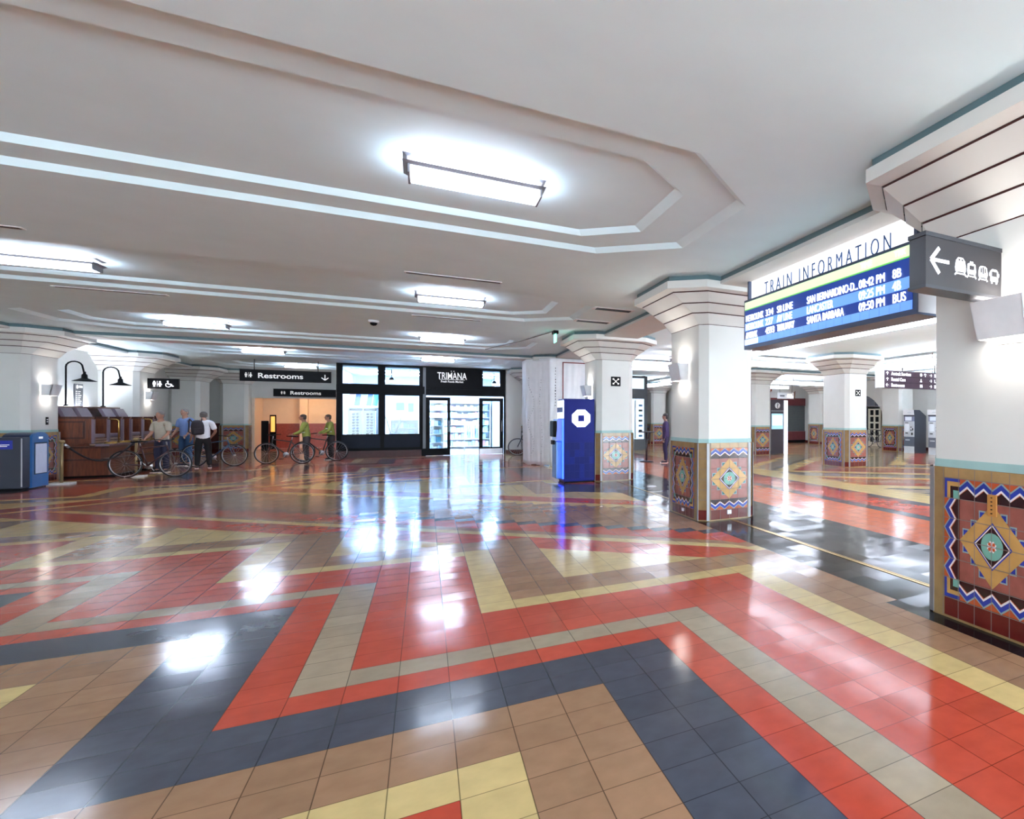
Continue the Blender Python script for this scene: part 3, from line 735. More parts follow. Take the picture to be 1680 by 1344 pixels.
led('TIME', 1.2, 1.02, 3.062, .055, PALE); led('TRK', .69, .53, 3.062, .055, PALE)
m = MB(); m.box(BX + .06, BX + .1, BY0 + .06, BY1 - .1, BZ1, 3.43, glow('lit white backing', (244, 246, 250), .36)); m.box(BX + .02, BX + .12, BY0 + .02, BY0 + .06, BZ1, 3.43, FRM); m.box(BX + .02, BX + .12, BY1 - .1, BY1 - .06, BZ1, 3.43, FRM); m.build('backing_panel', t)
tl = led('T R A I N   I N F O R M A T I O N', 3.291, .795, BZ1, .17, mat('blue title letters', (58, 98, 158), 0.35, 0.3), -.0035); tl.location.x = BX + .035; tl.name = 'title_lettering'
for y in (1.2, 3.0):
    m = MB(); m.box(BX + .14, BX + .18, y - .02, y + .02, BZ1, 3.44, FRM); m.build('hanger', t)

# hanging restroom signs
def hsign(label, x0, x1, z0, z1, y, parts_, txt=None, tx=0, th=.1, thick=.09, hang=None):
    t = thing('restroom_sign', label, 'sign', ((x0 + x1) / 2, y, z0))
    hw = (x1 - x0) / 2
    m = MB(); m.box(-hw, hw, 0, thick, 0, z1 - z0, SIGNB); m.box(-hw - .01, hw + .01, -.006, thick + .006, z1 - z0 - .012, z1 - z0, BLACK); m.build('case', t)
    for kd, dx, dz, s in parts_: m = MB(); icon(m, kd, (-hw + dx, 0, dz), (1, 0, 0), NY, s, TXTW if txt else LITW, SIGNB); m.build('arrow' if kd == 'down' else 'pictogram', t)
    if txt: text('lettering', txt, (-hw + tx, -.004, (z1 - z0) / 2 - th / 2), (1, 0, 0), th, TXTW, t, 1.12, bold=.004)
    if hang:
        for dx in (-hw * .7, hw * .7):
            m = MB(); m.tube([(dx, thick / 2, z1 - z0), (dx, thick / 2, hang - z0)], .012, DGREY, 8); m.build('hanger', t)
    return t
hsign('larger black Restrooms sign with a down arrow, hanging left of the shopfront', -6.27, -3.8, 2.78, 3.19, 24.0, [('toilets', .13, .13, .17), ('down', 2.2, .1, .2)], 'Restrooms', .46, .17, hang=3.55)
hsign('smaller black Restrooms sign on the wall above the corridor opening', -6.52, -4.3, 2.44, 2.78, 30.85, [('toilets', .25, .1, .14)], 'Restrooms', .56, .15)
hsign('small black sign with restroom and wheelchair pictograms on the far column', -8.33, -7.62, 2.43, 2.76, 23.5, [('toilets', .12, .07, .18), ('wheel', .4, .07, .19)])
# meeting point plates
for key, dz, hw in (('C', 2.42, .115), ('E', 2.33, .1)):
    x, y = COLS[key][0]
    t = thing('pictogram_plate', 'square black and white pictogram plate on the ' + ('column beside the blue bank machine' if key == 'C' else 'free-standing column under the train board'), 'sign', (x, y - .69, dz))
    m = MB(); m.box(-hw, hw, -.012, 0, -hw, hw, SIGNB); m.build('plate', t)
    m = MB(); icon(m, 'meeting', (-hw * .8, -.012, -hw * .8), (1, 0, 0), NY, hw * 1.6, TXTW, SIGNB); m.build('pictogram', t)
# hanging direction sign in the next hall
t = thing('direction_sign', 'dark hanging direction sign listing rental cars and restrooms, hung from the ceiling', 'sign', (12.78, 12.3, 2.62))
m = MB(); m.box(0, 3.2, 0, .22, 0, .62, mat('plum sign face', (74, 56, 70), 0.35)); m.box(-.24, 0, 0, .22, 0, .62, WHITEP); m.box(0, 3.2, -.004, 0, .2, .207, BLACK); m.box(0, 3.2, -.004, 0, .41, .417, BLACK); m.build('case', t)
for k, (s, ic, i2, let) in enumerate((('Restrooms', 'left', 'toilets', 'B'), ('Rental Cars', 'upar', 'desk', 'L'), ('Amtrak Services', 'upar', 'info', 'B'))):
    z = .05 + k * .205
    text('lettering', s, (.32, -.004, z), (1, 0, 0), .115, LITW, t, .86, bold=.003)
    m = MB(); icon(m, ic, (.08, 0, z), (1, 0, 0), NY, .115, LITW, SIGNB); m.build('arrow', t); m = MB(); icon(m, i2, (1.72, 0, z), (1, 0, 0), NY, .12, LITW, SIGNB)
    m.build('pictogram', t)
    if k == 2: m = MB(); icon(m, 'phone', (1.92, 0, z), (1, 0, 0), NY, .12, LITW, SIGNB); m.build('pictogram', t)
    m = MB(); icon(m, 'right', (2.22, 0, z), (1, 0, 0), NY, .115, LITW, SIGNB); m.build('arrow', t)
    text('lettering', let, (2.46, -.004, z), (1, 0, 0), .115, LITW, t, .86, bold=.003)
for dx in (.95, 2.6):
    m = MB(); m.tube([(dx, .11, .62), (dx, .11, ZC - 2.62)], .018, DGREY, 8); m.build('hanger', t)

# ------------------------------------------------------------------ lit shop behind a dark shopfront
SHW = mat('shop white wall', (226, 232, 238), 0.6, vary=0.02)
NAVY = mat('blue black panel', (14, 19, 34), 0.45, spec=.12)
SHL = glow('shop ceiling panel light', (180, 212, 255), 22.0)
YS = 24.0
w = MB(); w.box(-3.66, -3.6, YS + .1, 30.9, 0, 3.55, PLASTER); w.box(1.92, 1.98, YS + .1, 30.2, 0, 3.55, SHW); w.box(-3.6, 1.92, 29.9, 30.0, 0, 3.5, SHW); w.box(-3.6, -3.57, YS + .1, 29.9, 0, 3.4, SHW)
struct('wall_shop', w)
w = MB(); w.box(-3.6, 1.92, YS + .12, 29.9, 3.42, 3.46, SHW); o = w.build('shop_ceiling'); o['kind'] = 'structure'
first = None
for x in (-2.7, -.8, 1.1):
    for y in (25.4, 27.6):
        if first is None:
            first = thing('ceiling_panel_light', 'flat bright ceiling panel light inside the shop behind the dark shopfront', 'ceiling light', (x, y, 3.42), 0, 'panel lights inside the shop')
            m = MB(); m.box(-.62, .62, -.32, .32, -.02, 0, WHITEP); m.build('frame', first)
            m = MB(); m.box(-.58, .58, -.28, .28, -.026, -.019, SHL); m.build('diffuser', first)
        else: dup(first, (x, y, 3.42), 0)

t = thing('shopfront', 'dark black shopfront with lit windows, open door and white shop lettering', 'shopfront', (0, YS, 0))
def grid_frame(mb, x0, x1, z0, z1, holes, y0, y1, m):
    xs = sorted({x0, x1, *[h[0] for h in holes], *[h[1] for h in holes]}); zs = sorted({z0, z1, *[h[2] for h in holes], *[h[3] for h in holes]})
    for a, b_ in zip(xs, xs[1:]):
        for c, d in zip(zs, zs[1:]):
            mx, mz = (a + b_) / 2, (c + d) / 2
            if any(h[0] < mx < h[1] and h[2] < mz < h[3] for h in holes): continue
            mb.box(a, b_, y0, y1, c, d, m)
H = [(-3.46, -2.4, 2.79, 3.48), (-2.17, -1.08, 2.79, 3.48), (1.12, 1.75, 2.83, 3.46), (-3.46, -2.38, .88, 2.39), (-2.17, -1.08, .88, 2.37), (-.85, 1.90, 0, 2.40)]
m = MB(); grid_frame(m, -3.64, 1.95, 0, 3.54, H, -.02, .1, BLACK)
m.box(-3.64, -.9, -.06, -.02, 2.44, 2.74, BLACK)
for a, b_, c, d in H[:5]:
    for e in (0, 1):
        pass
    m.box(a - .03, a, -.035, -.02, c - .03, d + .03, NAVY); m.box(b_, b_ + .03, -.035, -.02, c - .03, d + .03, NAVY); m.box(a - .03, b_ + .03, -.035, -.02, d, d + .03, NAVY); m.box(a - .03, b_ + .03, -.035, -.02, c - .03, c, NAVY)
m.box(-.96, -.86, -.05, -.02, .3, 3.5, DGREY); m.build('frame', t)
m = MB(); m.box(-3.5, -2.32, -.03, -.02, .36, .82, NAVY); m.box(-2.2, -1.05, -.03, -.02, .36, .82, NAVY); m.build('stall_riser', t)
m = MB(); m.box(-3.66, -1.0, -.14, -.02, 0, .26, mat('dark red brick', (62, 20, 20), 0.5, vary=0.2, scale=12))
for k in range(22): m.box(-3.6 + k * .12, -3.594 + k * .12, -.142, -.14, .02, .25, LINE)
m.build('brick_base', t)
for a, b_, c, d in H[:5]:
    m = MB(); m.box(a, b_, .035, .045, c, d, GLASS); m.build('pane', t)
m = MB(); m.box(-.86, 1.08, -.045, -.02, 2.66, 3.5, SIGNB); m.build('fascia', t)
text('lettering', 'TRIMANA', (.03, -.048, 3.07), (1, 0, 0), .26, mat('silver letters', (206, 206, 208), 0.35, emit=(206, 206, 208), estr=.25), t, .62, 'CENTER', .01, .004)
text('lettering', 'Fresh Foods Market', (.03, -.048, 2.93), (1, 0, 0), .075, MATS['silver letters'], t, .88, 'CENTER', .004, .002)
m = MB(); m.box(-.41, .47, -.052, -.046, 3.04, 3.055, MATS['silver letters'])
for dx in (.0, .09): m.lathe((dx, -.05, 3.385), [(.018, -.004), (.018, .004)], MATS['silver letters'], 10, 'y')
m.build('sign_rule', t)
def door(x0, x1, glassbox, hx, kick):
    d = MB(); grid_frame(d, x0, x1, .01, 2.33, [glassbox], -.01, .05, BLACK); do = d.build('door', t)
    p = MB(); p.box(*glassbox[:2], .015, .025, *glassbox[2:], GLASS); p.build('pane', do)
    h = MB(); h.tube([(hx, -.02, .95), (hx, -.07, .97), (hx, -.07, 1.38), (hx, -.02, 1.40)], .014, STEEL, 8); h.build('handle', do)
    if kick: k = MB(); k.box(x0 + .02, x1 - .03, -.018, -.01, .0 + .01, .24, STEEL); k.build('kick_plate', do)
door(-.85, -.03, (-.73, -.13, .29, 2.2), -.08, False)
door(.99, 1.88, (1.12, 1.75, .3, 2.2), 1.82, True)

# things in the shop
PASTEL = [mat('goods ' + n, c, .5) for n, c in (('white', (232, 234, 238)), ('pale blue', (150, 184, 220)), ('deep blue', (44, 74, 140)), ('mint', (170, 214, 196)), ('pink', (226, 160, 170)), ('yellow', (230, 214, 140)), ('black', (28, 30, 38)), ('teal', (60, 130, 150)))]
def rack(label, x, y):
    t = thing('sunglasses_rack', label, 'sunglasses rack', (x, y, 0))
    m = MB(); m.lathe((0, 0, 0), [(.22, 0), (.22, .03), (.03, .05), (.03, .7)], STEEL); m.build('base', t)
    m = MB(); m.box(-.17, .17, -.17, .17, .7, 1.78, PASTEL[0]); m.box(-.19, .19, -.19, .19, 1.78, 1.86, PASTEL[6]); m.build('tower', t)
    for k in range(9):
        g = MB(); z = .78 + k * .108
        for s in (-1, 1): g.lathe((s * .062, -.185, z), [(.045, -.006), (.045, .006)], PASTEL[6 if k % 3 else 2], 10, 'y')
        g.box(-.02, .02, -.19, -.18, z + .015, z + .025, PASTEL[6]); g.build('sunglasses', t)
rack('sunglasses rack nearer the left edge of the shop window', -3.12, 24.75)
rack('sunglasses rack nearer the middle mullion of the shop window', -2.68, 24.75)
def shelf_unit(label, x0, x1, y0, y1, h, n, filled=True):
    t = thing('shelf_unit', label, 'shelf', ((x0 + x1) / 2, y0, 0))
    w_ = (x1 - x0) / 2
    m = MB(); m.box(-w_, w_, y1 - y0 - .03, y1 - y0, 0, h, PASTEL[0]); m.build('back_panel', t)
    for s in (-1, 1): m = MB(); m.box(*sorted((s * w_, s * (w_ - .03))), 0, y1 - y0 - .03, 0, h, PASTEL[0]); m.build('side_panel', t)
    zs = [.12 + k * (h - .2) / n for k in range(n + 1)]
    for z in zs: m = MB(); m.box(-w_ + .03, w_ - .03, 0, y1 - y0 - .03, z - .02, z, PASTEL[0]); m.build('shelf', t)
    return t, zs
pk = None
def packages(x0, x1, y, zs, hmax, cols, group, label):
    for z in zs:
        x = x0
        while x < x1 - .1:
            w_ = R.uniform(.09, .2); h_ = R.uniform(.5, .95) * hmax
            m = MB(); m.bbox(0, w_ - .015, 0, .16, 0, h_, R.choice(cols), .008)
            o = m.build('package', loc=(x, y, z)); tag(o, label, 'package', group); x += w_
_, zs = shelf_unit('tall white wall shelf seen through the open shop door', -.9, 1.85, 29.3, 29.85, 2.3, 6)
packages(-.82, 1.75, 29.4, zs[:-1], .3, [PASTEL[i] for i in (0, 0, 1, 3, 5, 4)], 'packages on the shop wall shelf', 'small package on the white wall shelf seen through the shop doorway')
_, zs = shelf_unit('low white shelf behind the left shop door glass', -.86, -.2, 25.6, 26.0, 1.6, 4)
packages(-.8, -.26, 25.65, zs[:-1], .3, [PASTEL[i] for i in (0, 1, 7, 2, 3)], 'packages behind the left door', 'small package on the low shelf behind the left shop door')
_, zs = shelf_unit('white shelf stacked with small goods behind the second shop window', -2.05, -1.1, 25.0, 25.4, 1.5, 4)
packages(-1.98, -1.16, 25.05, zs[:-1], .28, [PASTEL[i] for i in (0, 0, 1, 1, 3)], 'packages behind the second window', 'small package on the shelf behind the second shop window')
_, zs = shelf_unit('high white display shelf behind the sunglasses racks', -3.45, -2.42, 25.3, 25.6, 2.0, 4)
t = thing('umbrella_stand', 'dark umbrella stand behind the second shop window', 'stand', (-1.95, 24.6, 0))
m = MB(); m.lathe((0, 0, 0), [(.11, 0), (.12, .9), (.1, .9), (.1, .1)], PASTEL[2]); m.build('tub', t)
for k, (dx, dy) in enumerate(((-.25, 0), (.3, .05))):
    m = MB(); m.tube([(-1.95, 24.6, .6), (-1.95 + dx * .8, 24.6 + dy, 1.42)], .024, PASTEL[6], 8); m.tube([(-1.95 + dx * .8, 24.6 + dy, 1.42), (-1.95 + dx, 24.6 + dy, 1.56), (-1.95 + dx - .06, 24.6 + dy, 1.6), (-1.95 + dx - .1, 24.6 + dy, 1.54)], .014, PASTEL[6], 8)
    tag(m.build('umbrella'), 'dark umbrella leaning %s in the shop window' % ('left' if k == 0 else 'right'), 'umbrella')
for k in range(5):
    m = MB(); m.bbox(0, .17, 0, .02, 0, .46, PASTEL[(4, 2, 1, 2, 7)[k]], .004); o = m.build('display_book', loc=(-3.42 + k * .19, 25.35, 2.0), rot=(-.2, .12, 0))
    tag(o, 'upright coloured book on the high display shelf, ' + ('pink one' if k == 0 else 'teal one' if k == 4 else 'light blue one' if k == 2 else 'deep blue one'), 'book', 'books on the high display shelf' if k in (1, 3) else None)
t = thing('clothes_rail', 'round clothes rail with pale shirts inside the open shop doorway', 'clothes rail', (.86, 26.0, 0))
m = MB(); m.tube([(-.3, 0, 0), (-.3, 0, 1.3), (.3, 0, 1.3), (.3, 0, 0)], .015, STEEL, 8); m.tube([(-.3, -.2, .02), (-.3, .2, .02)], .015, STEEL, 8); m.tube([(.3, -.2, .02), (.3, .2, .02)], .015, STEEL, 8); m.build('rail', t)
for k in range(6):
    x = .86 - .25 + k * .1
    m = MB(); m.loft([[(x - .03, 25.82, .62), (x + .03, 25.82, .62), (x + .03, 26.18, .62), (x - .03, 26.18, .62)], [(x - .035, 25.8, 1.05), (x + .035, 25.8, 1.05), (x + .035, 26.2, 1.05), (x - .035, 26.2, 1.05)], [(x - .02, 25.95, 1.22), (x + .02, 25.95, 1.22), (x + .02, 26.05, 1.22), (x - .02, 26.05, 1.22)]], PASTEL[(0, 3, 0, 0, 1, 0)[k]])
    m.tube([(x, 26, 1.22), (x, 26, 1.318), (x, 26.02, 1.322)], .005, STEEL, 6)
    tag(m.build('hanging_shirt'), 'pale shirt hanging on the clothes rail inside the shop', 'shirt', 'shirts on the clothes rail')
for k, (x, z, w_, h_) in enumerate(((-1.62, 1.85, .32, .36), (-1.2, 1.78, .22, .42))):
    m = MB(); m.box(-w_ / 2, w_ / 2, -.02, 0, 0, h_, PASTEL[2]); o = m.build('wall_poster', loc=(x - .25, 29.88, z)); tag(o, 'blue poster on the shop back wall, ' + ('wider one' if k == 0 else 'narrower one'), 'poster')
t = thing('pendant_spotlight', 'very bright spotlight behind the small upper window at the right end of the shopfront', 'spotlight', (1.62, 24.9, 2.98))
m = MB(); m.lathe((0, 0, 0), [(.05, .12), (.1, 0), (.09, 0), (.04, .11)], BLACK); m.tube([(0, 0, .1), (0, 0, .44)], .01, BLACK, 6); m.build('housing', t)
m = MB(); m.ball((0, 0, -.01), .075, glow('spot lamp bulb', (235, 244, 255), 160.0)); m.build('bulb', t)
dup(t, (-2.0, 24.7, 2.98), 0, 'bright spotlight behind the second upper shop window near the mullion')

# second dark shop display seen between the columns
t = thing('shop_display', 'dark framed lit shop display seen between two columns right of the blue machine', 'shopfront', (0, 24.0, 0))
m = MB(); grid_frame(m, 5.9, 8.03, 0, 3.5, [(7.3, 7.88, .52, 2.42), (7.3, 7.88, 2.9, 3.4), (6.1, 7.15, .52, 2.42), (6.1, 7.15, 2.9, 3.4)], -.06, .0, DGREY); m.build('frame', t)
for a, b_ in ((7.3, 7.88), (6.1, 7.15)):
    m = MB(); m.box(a, b_, -.035, -.03, .52, 2.42, GLASS); m.box(a, b_, -.035, -.03, 2.9, 3.4, GLASS); m.build('pane', t)
m = MB(); m.box(5.95, 7.98, -.012, -.002, .5, 3.42, glow('lit display back', (222, 236, 250), .5))
for k in range(7): m.box(7.62, 7.8, -.03, -.012, .62 + k * .24, .72 + k * .24, PASTEL[6 if k % 2 else 1])
m.box(7.42, 7.5, -.03, -.012, .55, 2.35, PASTEL[0]); m.build('display', t)

# shuttered maroon shop far across the next hall
MAR = mat('maroon painted timber', (104, 46, 48), 0.35, vary=.12)
t = thing('shuttered_shop', 'distant maroon shopfront with a closed grey roller shutter', 'shopfront', (0, 27.5, 0))
m = MB(); grid_frame(m, 16.2, 19.8, 0, 2.76, [(16.5, 19.5, .7, 2.3)], -.12, -.0, MAR); m.box(16.2, 19.8, -.16, -.12, 0, .16, BLACK); m.build('frame', t)
m = MB()
for k in range(16): m.loft([[(16.5, -.02, .7 + k * .1), (19.5, -.02, .7 + k * .1), (19.5, -.05, .7 + k * .1), (16.5, -.05, .7 + k * .1)], [(16.5, -.02, .798 + k * .1), (19.5, -.02, .798 + k * .1), (19.5, -.03, .798 + k * .1), (16.5, -.03, .798 + k * .1)]], mat('grey shutter slat', (98, 104, 106), 0.4, .3))
m.box(16.4, 19.6, -.1, -.04, .66, .71, STEEL); m.build('shutter', t)
t = thing('hanging_shop_sign', 'small white shop sign hanging beyond the information kiosk', 'sign', (16.0, 24.3, 2.6))
m = MB(); m.box(-.55, .5, 0, .06, 0, .34, WHITEP); m.build('board', t)
m = MB(); m.loft([[(.5, 0, -.02), (.58, 0, -.06), (.58, .06, -.06), (.5, .06, -.02)], [(.5, 0, .36), (.62, 0, .44), (.62, .06, .44), (.5, .06, .36)]], mat('brown sign end', (96, 60, 44), 0.4)); m.build('end_bracket', t)
for k in range(4): m = MB(); m.box(-.02 + k * .11, .05 + k * .11, -.006, 0, .08, .25, glow('lit sign letter', (255, 226, 170), 1.2)) if k else m.box(-.4, -.1, -.006, 0, .12, .2, MGREY); m.build('sign_mark', t)
for x in (-.4, .4): m = MB(); m.tube([(x, .03, .34), (x, .03, ZC - 2.6)], .012, DGREY, 6); m.build('hanger', t)
t = thing('timber_bracket', 'reddish timber canopy bracket above the information kiosk, far back', 'bracket', (15.6, 27.28, 2.55))
m = MB(); WD = wood_mat('reddish timber', (120, 56, 34), (160, 84, 52)); m.prismf([(0, 0), (.5, 0), (.62, .2), (1.0, .35), (1.15, .6), (0, .6)], lambda a, b_, d: (a, d, b_), 0, .3, WD); m.build('bracket', t)
m = MB()
for k in range(5): m.box(-.9, 1.2, .0 + k * .06, .04 + k * .06, .6, .68, WD)
m.box(-.9, 1.2, .0, .3, .68, .72, WD); m.build('slats', t)
# arched doorway: pale panelled door and glazed fanlight behind the arch
t = thing('arched_door', 'pale panelled door with dark square panes inside the white arch', 'door', (19.9, 1.27, 0))
IV = mat('ivory painted timber', (214, 210, 190), 0.4)
m = MB(); m.box(0, .06, 19.55, 20.62, 0, 2.1, IV); m.build('leaf', t)
for c in range(2):
    for r in range(5):
        m = MB(); y0 = 19.72 + c * .44; z0 = .22 + r * .37; m.box(-.006, 0, y0, y0 + .27, z0, z0 + .28, BLACK); m.build('pane', t)
m = MB(); m.box(-.03, 0, 19.58, 20.6, 2.06, 2.12, BLACK); m.box(0, .06, 20.62, 20.7, 0, 2.1, BLACK); m.build('closer', t)
m = MB(); m.box(.02, .06, 18.4, 22.7, 2.2, 3.2, mat('fanlight glass grey', (96, 104, 116), 0.15)); m.box(.02, .06, 20.75, 22.7, .5, 2.2, MATS['fanlight glass grey']); m.build('fanlight', t)
m = MB()
for y in (19.3, 20.05, 20.8, 21.5): m.box(-.01, .02, y - .02, y + .02, 2.2, 3.2, MGREY)
for z in (2.2, 2.65): m.box(-.01, .02, 18.5, 22.7, z - .02, z + .02, MGREY)
for z in (1.2, 1.7): m.box(-.01, .02, 20.75, 22.7, z - .02, z + .02, MGREY)
m.build('glazing_bar', t)
t = thing('louvre_panel', 'dark louvred panel high on the white wall above the ticket machines', 'louvre', (19.3, 14.6, 0))
m = MB(); m.box(-.03, 0, -1.1, 1.1, 2.15, 2.62, DGREY)
for k in range(10): m.box(-.045, -.03, -1.08, 1.08, 2.18 + k * .045, 2.195 + k * .045, MGREY)
m.build('louvre', t)
t = thing('transom_window', 'small grey transom window on the white wall between louvre and ticket machine', 'window', (19.3, 14.6, 0))
m = MB(); grid_frame(m, -1.05, 1.05, 1.78, 2.0, [(-1.0, 1.0, 1.81, 1.97)], 0, .03, WHITEP); o = m.build('frame', t); o.rotation_euler = (0, 0, -PI / 2)
m = MB(); m.box(-.01, -.002, -1.0, 1.0, 1.81, 1.97, mat('grey green pane', (120, 140, 138), .1)); m.build('pane', t)

# ------------------------------------------------------------------ blue bank machine
BLU = mat('dark blue cabinet', (2, 18, 112), 0.45, vary=.05, spec=.2)
t = thing('bank_machine', 'tall blue bank machine cabinet with a lit white octagon emblem', 'bank machine', (2.2, 11.36, 0))
m = MB(); m.bbox(-.35, .34, -.36, .36, .03, 1.98, BLU, .012); m.box(-.33, .32, -.34, .34, 0, .03, BLACK); m.build('cabinet', t)
m = MB()
for r in range(5):
    for c in range(6):
        m.box(-.33 + c * .11, -.224 + c * .11, -.364, -.36, .1 + r * .17, .266 + r * .17, mat('blue square %d' % R.randrange(4), ((2, 14, 84), (4, 24, 116), (8, 40, 140), (3, 18, 98))[R.randrange(4)], 0.45, spec=.2))
m.build('mosaic_panel', t)
m = MB(); EM = glow('lit emblem white', (226, 244, 255), 1.2)
ro, ri, zc, k_, g = .205, .07, 1.52, .085, .005
for a in range(4):
    ca, sa = [(1, 0), (0, 1), (-1, 0), (0, -1)][a]
    P_ = [(-ri + g, ri), (-ri + g, ro), (k_, ro), (ro, k_), (ro, ri + g), (ri, ri + g)]
    m.prismf([(x * ca - z * sa, x * sa + z * ca) for x, z in P_], lambda a_, b_, d: (a_ + .03, -.36 - d, zc + b_), .0, .013, EM)
m.build('octagon_emblem', t)
m = MB(); m.box(-.375, -.35, -.345, .3, .1, 1.5, glow('blue lit edge', (36, 70, 255), 1.6)); m.build('light_strip', t)
m = MB(); m.box(-.38, -.35, -.345, .3, 1.52, 1.94, glow('lit white header', (226, 236, 250), .5)); m.box(-.386, -.378, -.345, .3, 1.66, 1.78, BLU); m.build('header_panel', t)
m = MB(); m.loft([[(-.37, -.25, 1.0), (-.37, .28, 1.0), (-.5, .28, 1.0), (-.5, -.25, 1.0)], [(-.37, -.25, 1.5), (-.37, .28, 1.5), (-.47, .28, 1.5), (-.47, -.25, 1.5)]], mat('pale blue fascia', (140, 158, 226), 0.3)); m.build('fascia', t)
m = MB(); m.bbox(-.56, -.48, -.2, .24, 1.08, 1.46, BLACK, .02); m.build('privacy_hood', t)
m = MB(); m.bbox(-.5, -.37, -.25, .28, .1, .98, mat('steel blue lower door', (86, 128, 190), 0.3, .3), .02); m.build('lower_door', t)
m = MB(); m.bbox(-.56, -.5, -.1, .12, .9, 1.0, BLACK, .01); m.build('card_slot', t)

# white plastic sheeting round a column
SHEET = mat('white plastic sheeting', (242, 243, 246), 0.4, vary=.03, bump=.1)
plan = [(1.86, 18.2), (1.86, 17.25), (2.42, 16.30), (4.12, 16.30), (4.14, 17.4)]
segs = []
for (a, b_), (c, d) in zip(plan, plan[1:]):
    n = max(6, int(math.hypot(c - a, d - b_) / .045))
    for k in range(n): segs.append((a + (c - a) * k / n, b_ + (d - b_) * k / n, math.atan2(d - b_, c - a)))
segs.append((*plan[-1], PI / 2))
m = MB(); NZ = 26; vs = []; fs = []
for iz in range(NZ + 1):
    z = 3.41 - 3.39 * iz / NZ
    for k, (x, y, a) in enumerate(segs):
        amp = .02 + .05 * iz / NZ
        dd = -abs(amp * math.sin(k * .9 + iz * .13) + .5 * amp * math.sin(k * .37 - iz * .21 + 1)) - .02 * (iz / NZ) ** 2
        vs.append((x - math.sin(a) * dd * -1, y + math.cos(a) * dd, z + (.02 * math.sin(k * .5) if iz == NZ else 0)))
nx = len(segs)
for iz in range(NZ):
    for k in range(nx - 1): fs.append((iz * nx + k, iz * nx + k + 1, (iz + 1) * nx + k + 1, (iz + 1) * nx + k))
m.mesh(vs, fs, SHEET, True)
o = m.build('plastic_sheeting'); tag(o, 'floor to ceiling white plastic sheeting hung round the column behind the blue machine', 'plastic sheeting')
sm = o.modifiers.new('thick', 'SOLIDIFY'); sm.thickness = .006
m = MB(); m.box(2.78, 2.81, 16.20, 16.22, .1, 3.3, mat('dark red tape', (120, 26, 36), .5)); m.box(2.78, 4.0, 16.20, 16.22, 3.27, 3.3, MATS['dark red tape']); m.build('red_tape', o)
for x, z0, z1 in ((2.56, 1.9, 3.2),):
    m = MB()
    for k in range(14): m.box(x + R.uniform(-.008, .008), x + .012 + R.uniform(0, .01), 16.19, 16.2, z0 + k * .09, z0 + k * .09 + R.uniform(.02, .06), DGREY)
    m.build('printed_mark', o)
m = MB()
for k in range(34):
    f = .25 + .12 * math.sin(k * .35); z = .3 + k * .075
    x, y = 1.86 + .56 * f, 17.25 - .95 * f; m.box(x - .03, x - .021, y - .06, y - .05, z, z + R.uniform(.02, .05), MGREY)
    f = .68 + .05 * math.sin(k * .2); x, y = 1.86 + .56 * f, 17.25 - .95 * f
    if k % 3: m.box(x - .045, x - .037, y - .07, y - .06, z, z + R.uniform(.02, .05), MGREY)
m.build('printed_mark', o)

# ------------------------------------------------------------------ bins on the left
t = thing('storage_box', 'dark slate box with a blue sign strip, cut by the left picture edge', 'bin', (-8.40, 15.5, 0))
m = MB(); m.bbox(-.72, .55, -.14, .13, .05, 1.1, mat('dark slate metal', (40, 44, 58), 0.4), .012); m.box(-.7, .53, -.12, .11, 0, .05, BLACK); m.build('body', t)
m = MB(); m.box(-.7, .42, -.146, -.14, .86, 1.04, mat('royal blue sign', (16, 36, 150), .35)); m.build('sign_strip', t)
m = MB()
for k in range(4): m.lathe((.0 + k * .045, -.148, .93), [(.02, -.003), (.02, .003)], TXTW, 8, 'y')
m.box(.2, .38, -.15, -.146, .945, .957, TXTW); m.box(.23, .35, -.15, -.146, .915, .927, TXTW); m.build('sign_marks', t)
m = MB(); m.box(.53, .548, -.15, -.14, .08, 1.08, STEEL); m.build('edge_strip', t)
t = thing('recycling_bin', 'blue arched-top recycling bin with a white poster panel', 'bin', (-8.05, 16.0, 0), PI / 2)
BB = mat('mid blue plastic', (40, 98, 158), 0.4); BBD = mat('dark blue plastic', (14, 34, 66), 0.4)
def arch_pts(w_, z0, z1, n=10): return [(-w_, z0), (w_, z0)] + [(w_ * math.cos(PI * k / n), z1 - .12 + .12 * math.sin(PI * k / n)) for k in range(n + 1)]
m = MB(); m.prismf(arch_pts(.32, .02, 1.19), lambda a, b_, d: (a, d, b_), -.17, .2, BBD); m.build('body', t)
m = MB(); m.prismf(arch_pts(.32, .03, 1.2), lambda a, b_, d: (a, d, b_), -.21, -.17, BB); m.build('front', t)
m = MB(); m.box(-.24, .245, -.216, -.21, .3, .98, BBD); m.box(-.21, .22, -.222, -.214, .32, .95, mat('pale poster paper', (206, 208, 226), .5)); m.build('poster', t)
m = MB(); m.box(-.07, .07, -.218, -.21, 1.055, 1.1, TXTW); m.build('emblem', t)
t = thing('rope_stanchion', 'brass rope post beside the blue bin with a pale square base', 'stanchion', (-7.8, 16.75, 0))
m = MB(); m.box(-.17, .17, -.17, .17, 0, .035, mat('pale stone base', (196, 190, 186), .4)); m.build('base', t)
PB = mat('aged brass post', (150, 126, 88), 0.35, .5)
m = MB(); m.tube([(0, 0, .03), (0, 0, .93)], .028, PB, 12); m.build('post', t)
m = MB(); m.lathe((0, 0, .93), [(.03, 0), (.05, .01), (.05, .05), (.03, .07), (0, .075)], PB); m.build('cap', t)
s2 = dup(t, (-7.06, 18.22, 0), .1, 'brass rope post standing behind the first bicycle, before the shoeshine stand')
pts = []
for k in range(19):
    f = k / 18; pts.append((-7.77 + .69 * f, 16.78 + 1.4 * f, .9 - .42 * math.sin(PI * f) ** 1.0 - .02 * f))
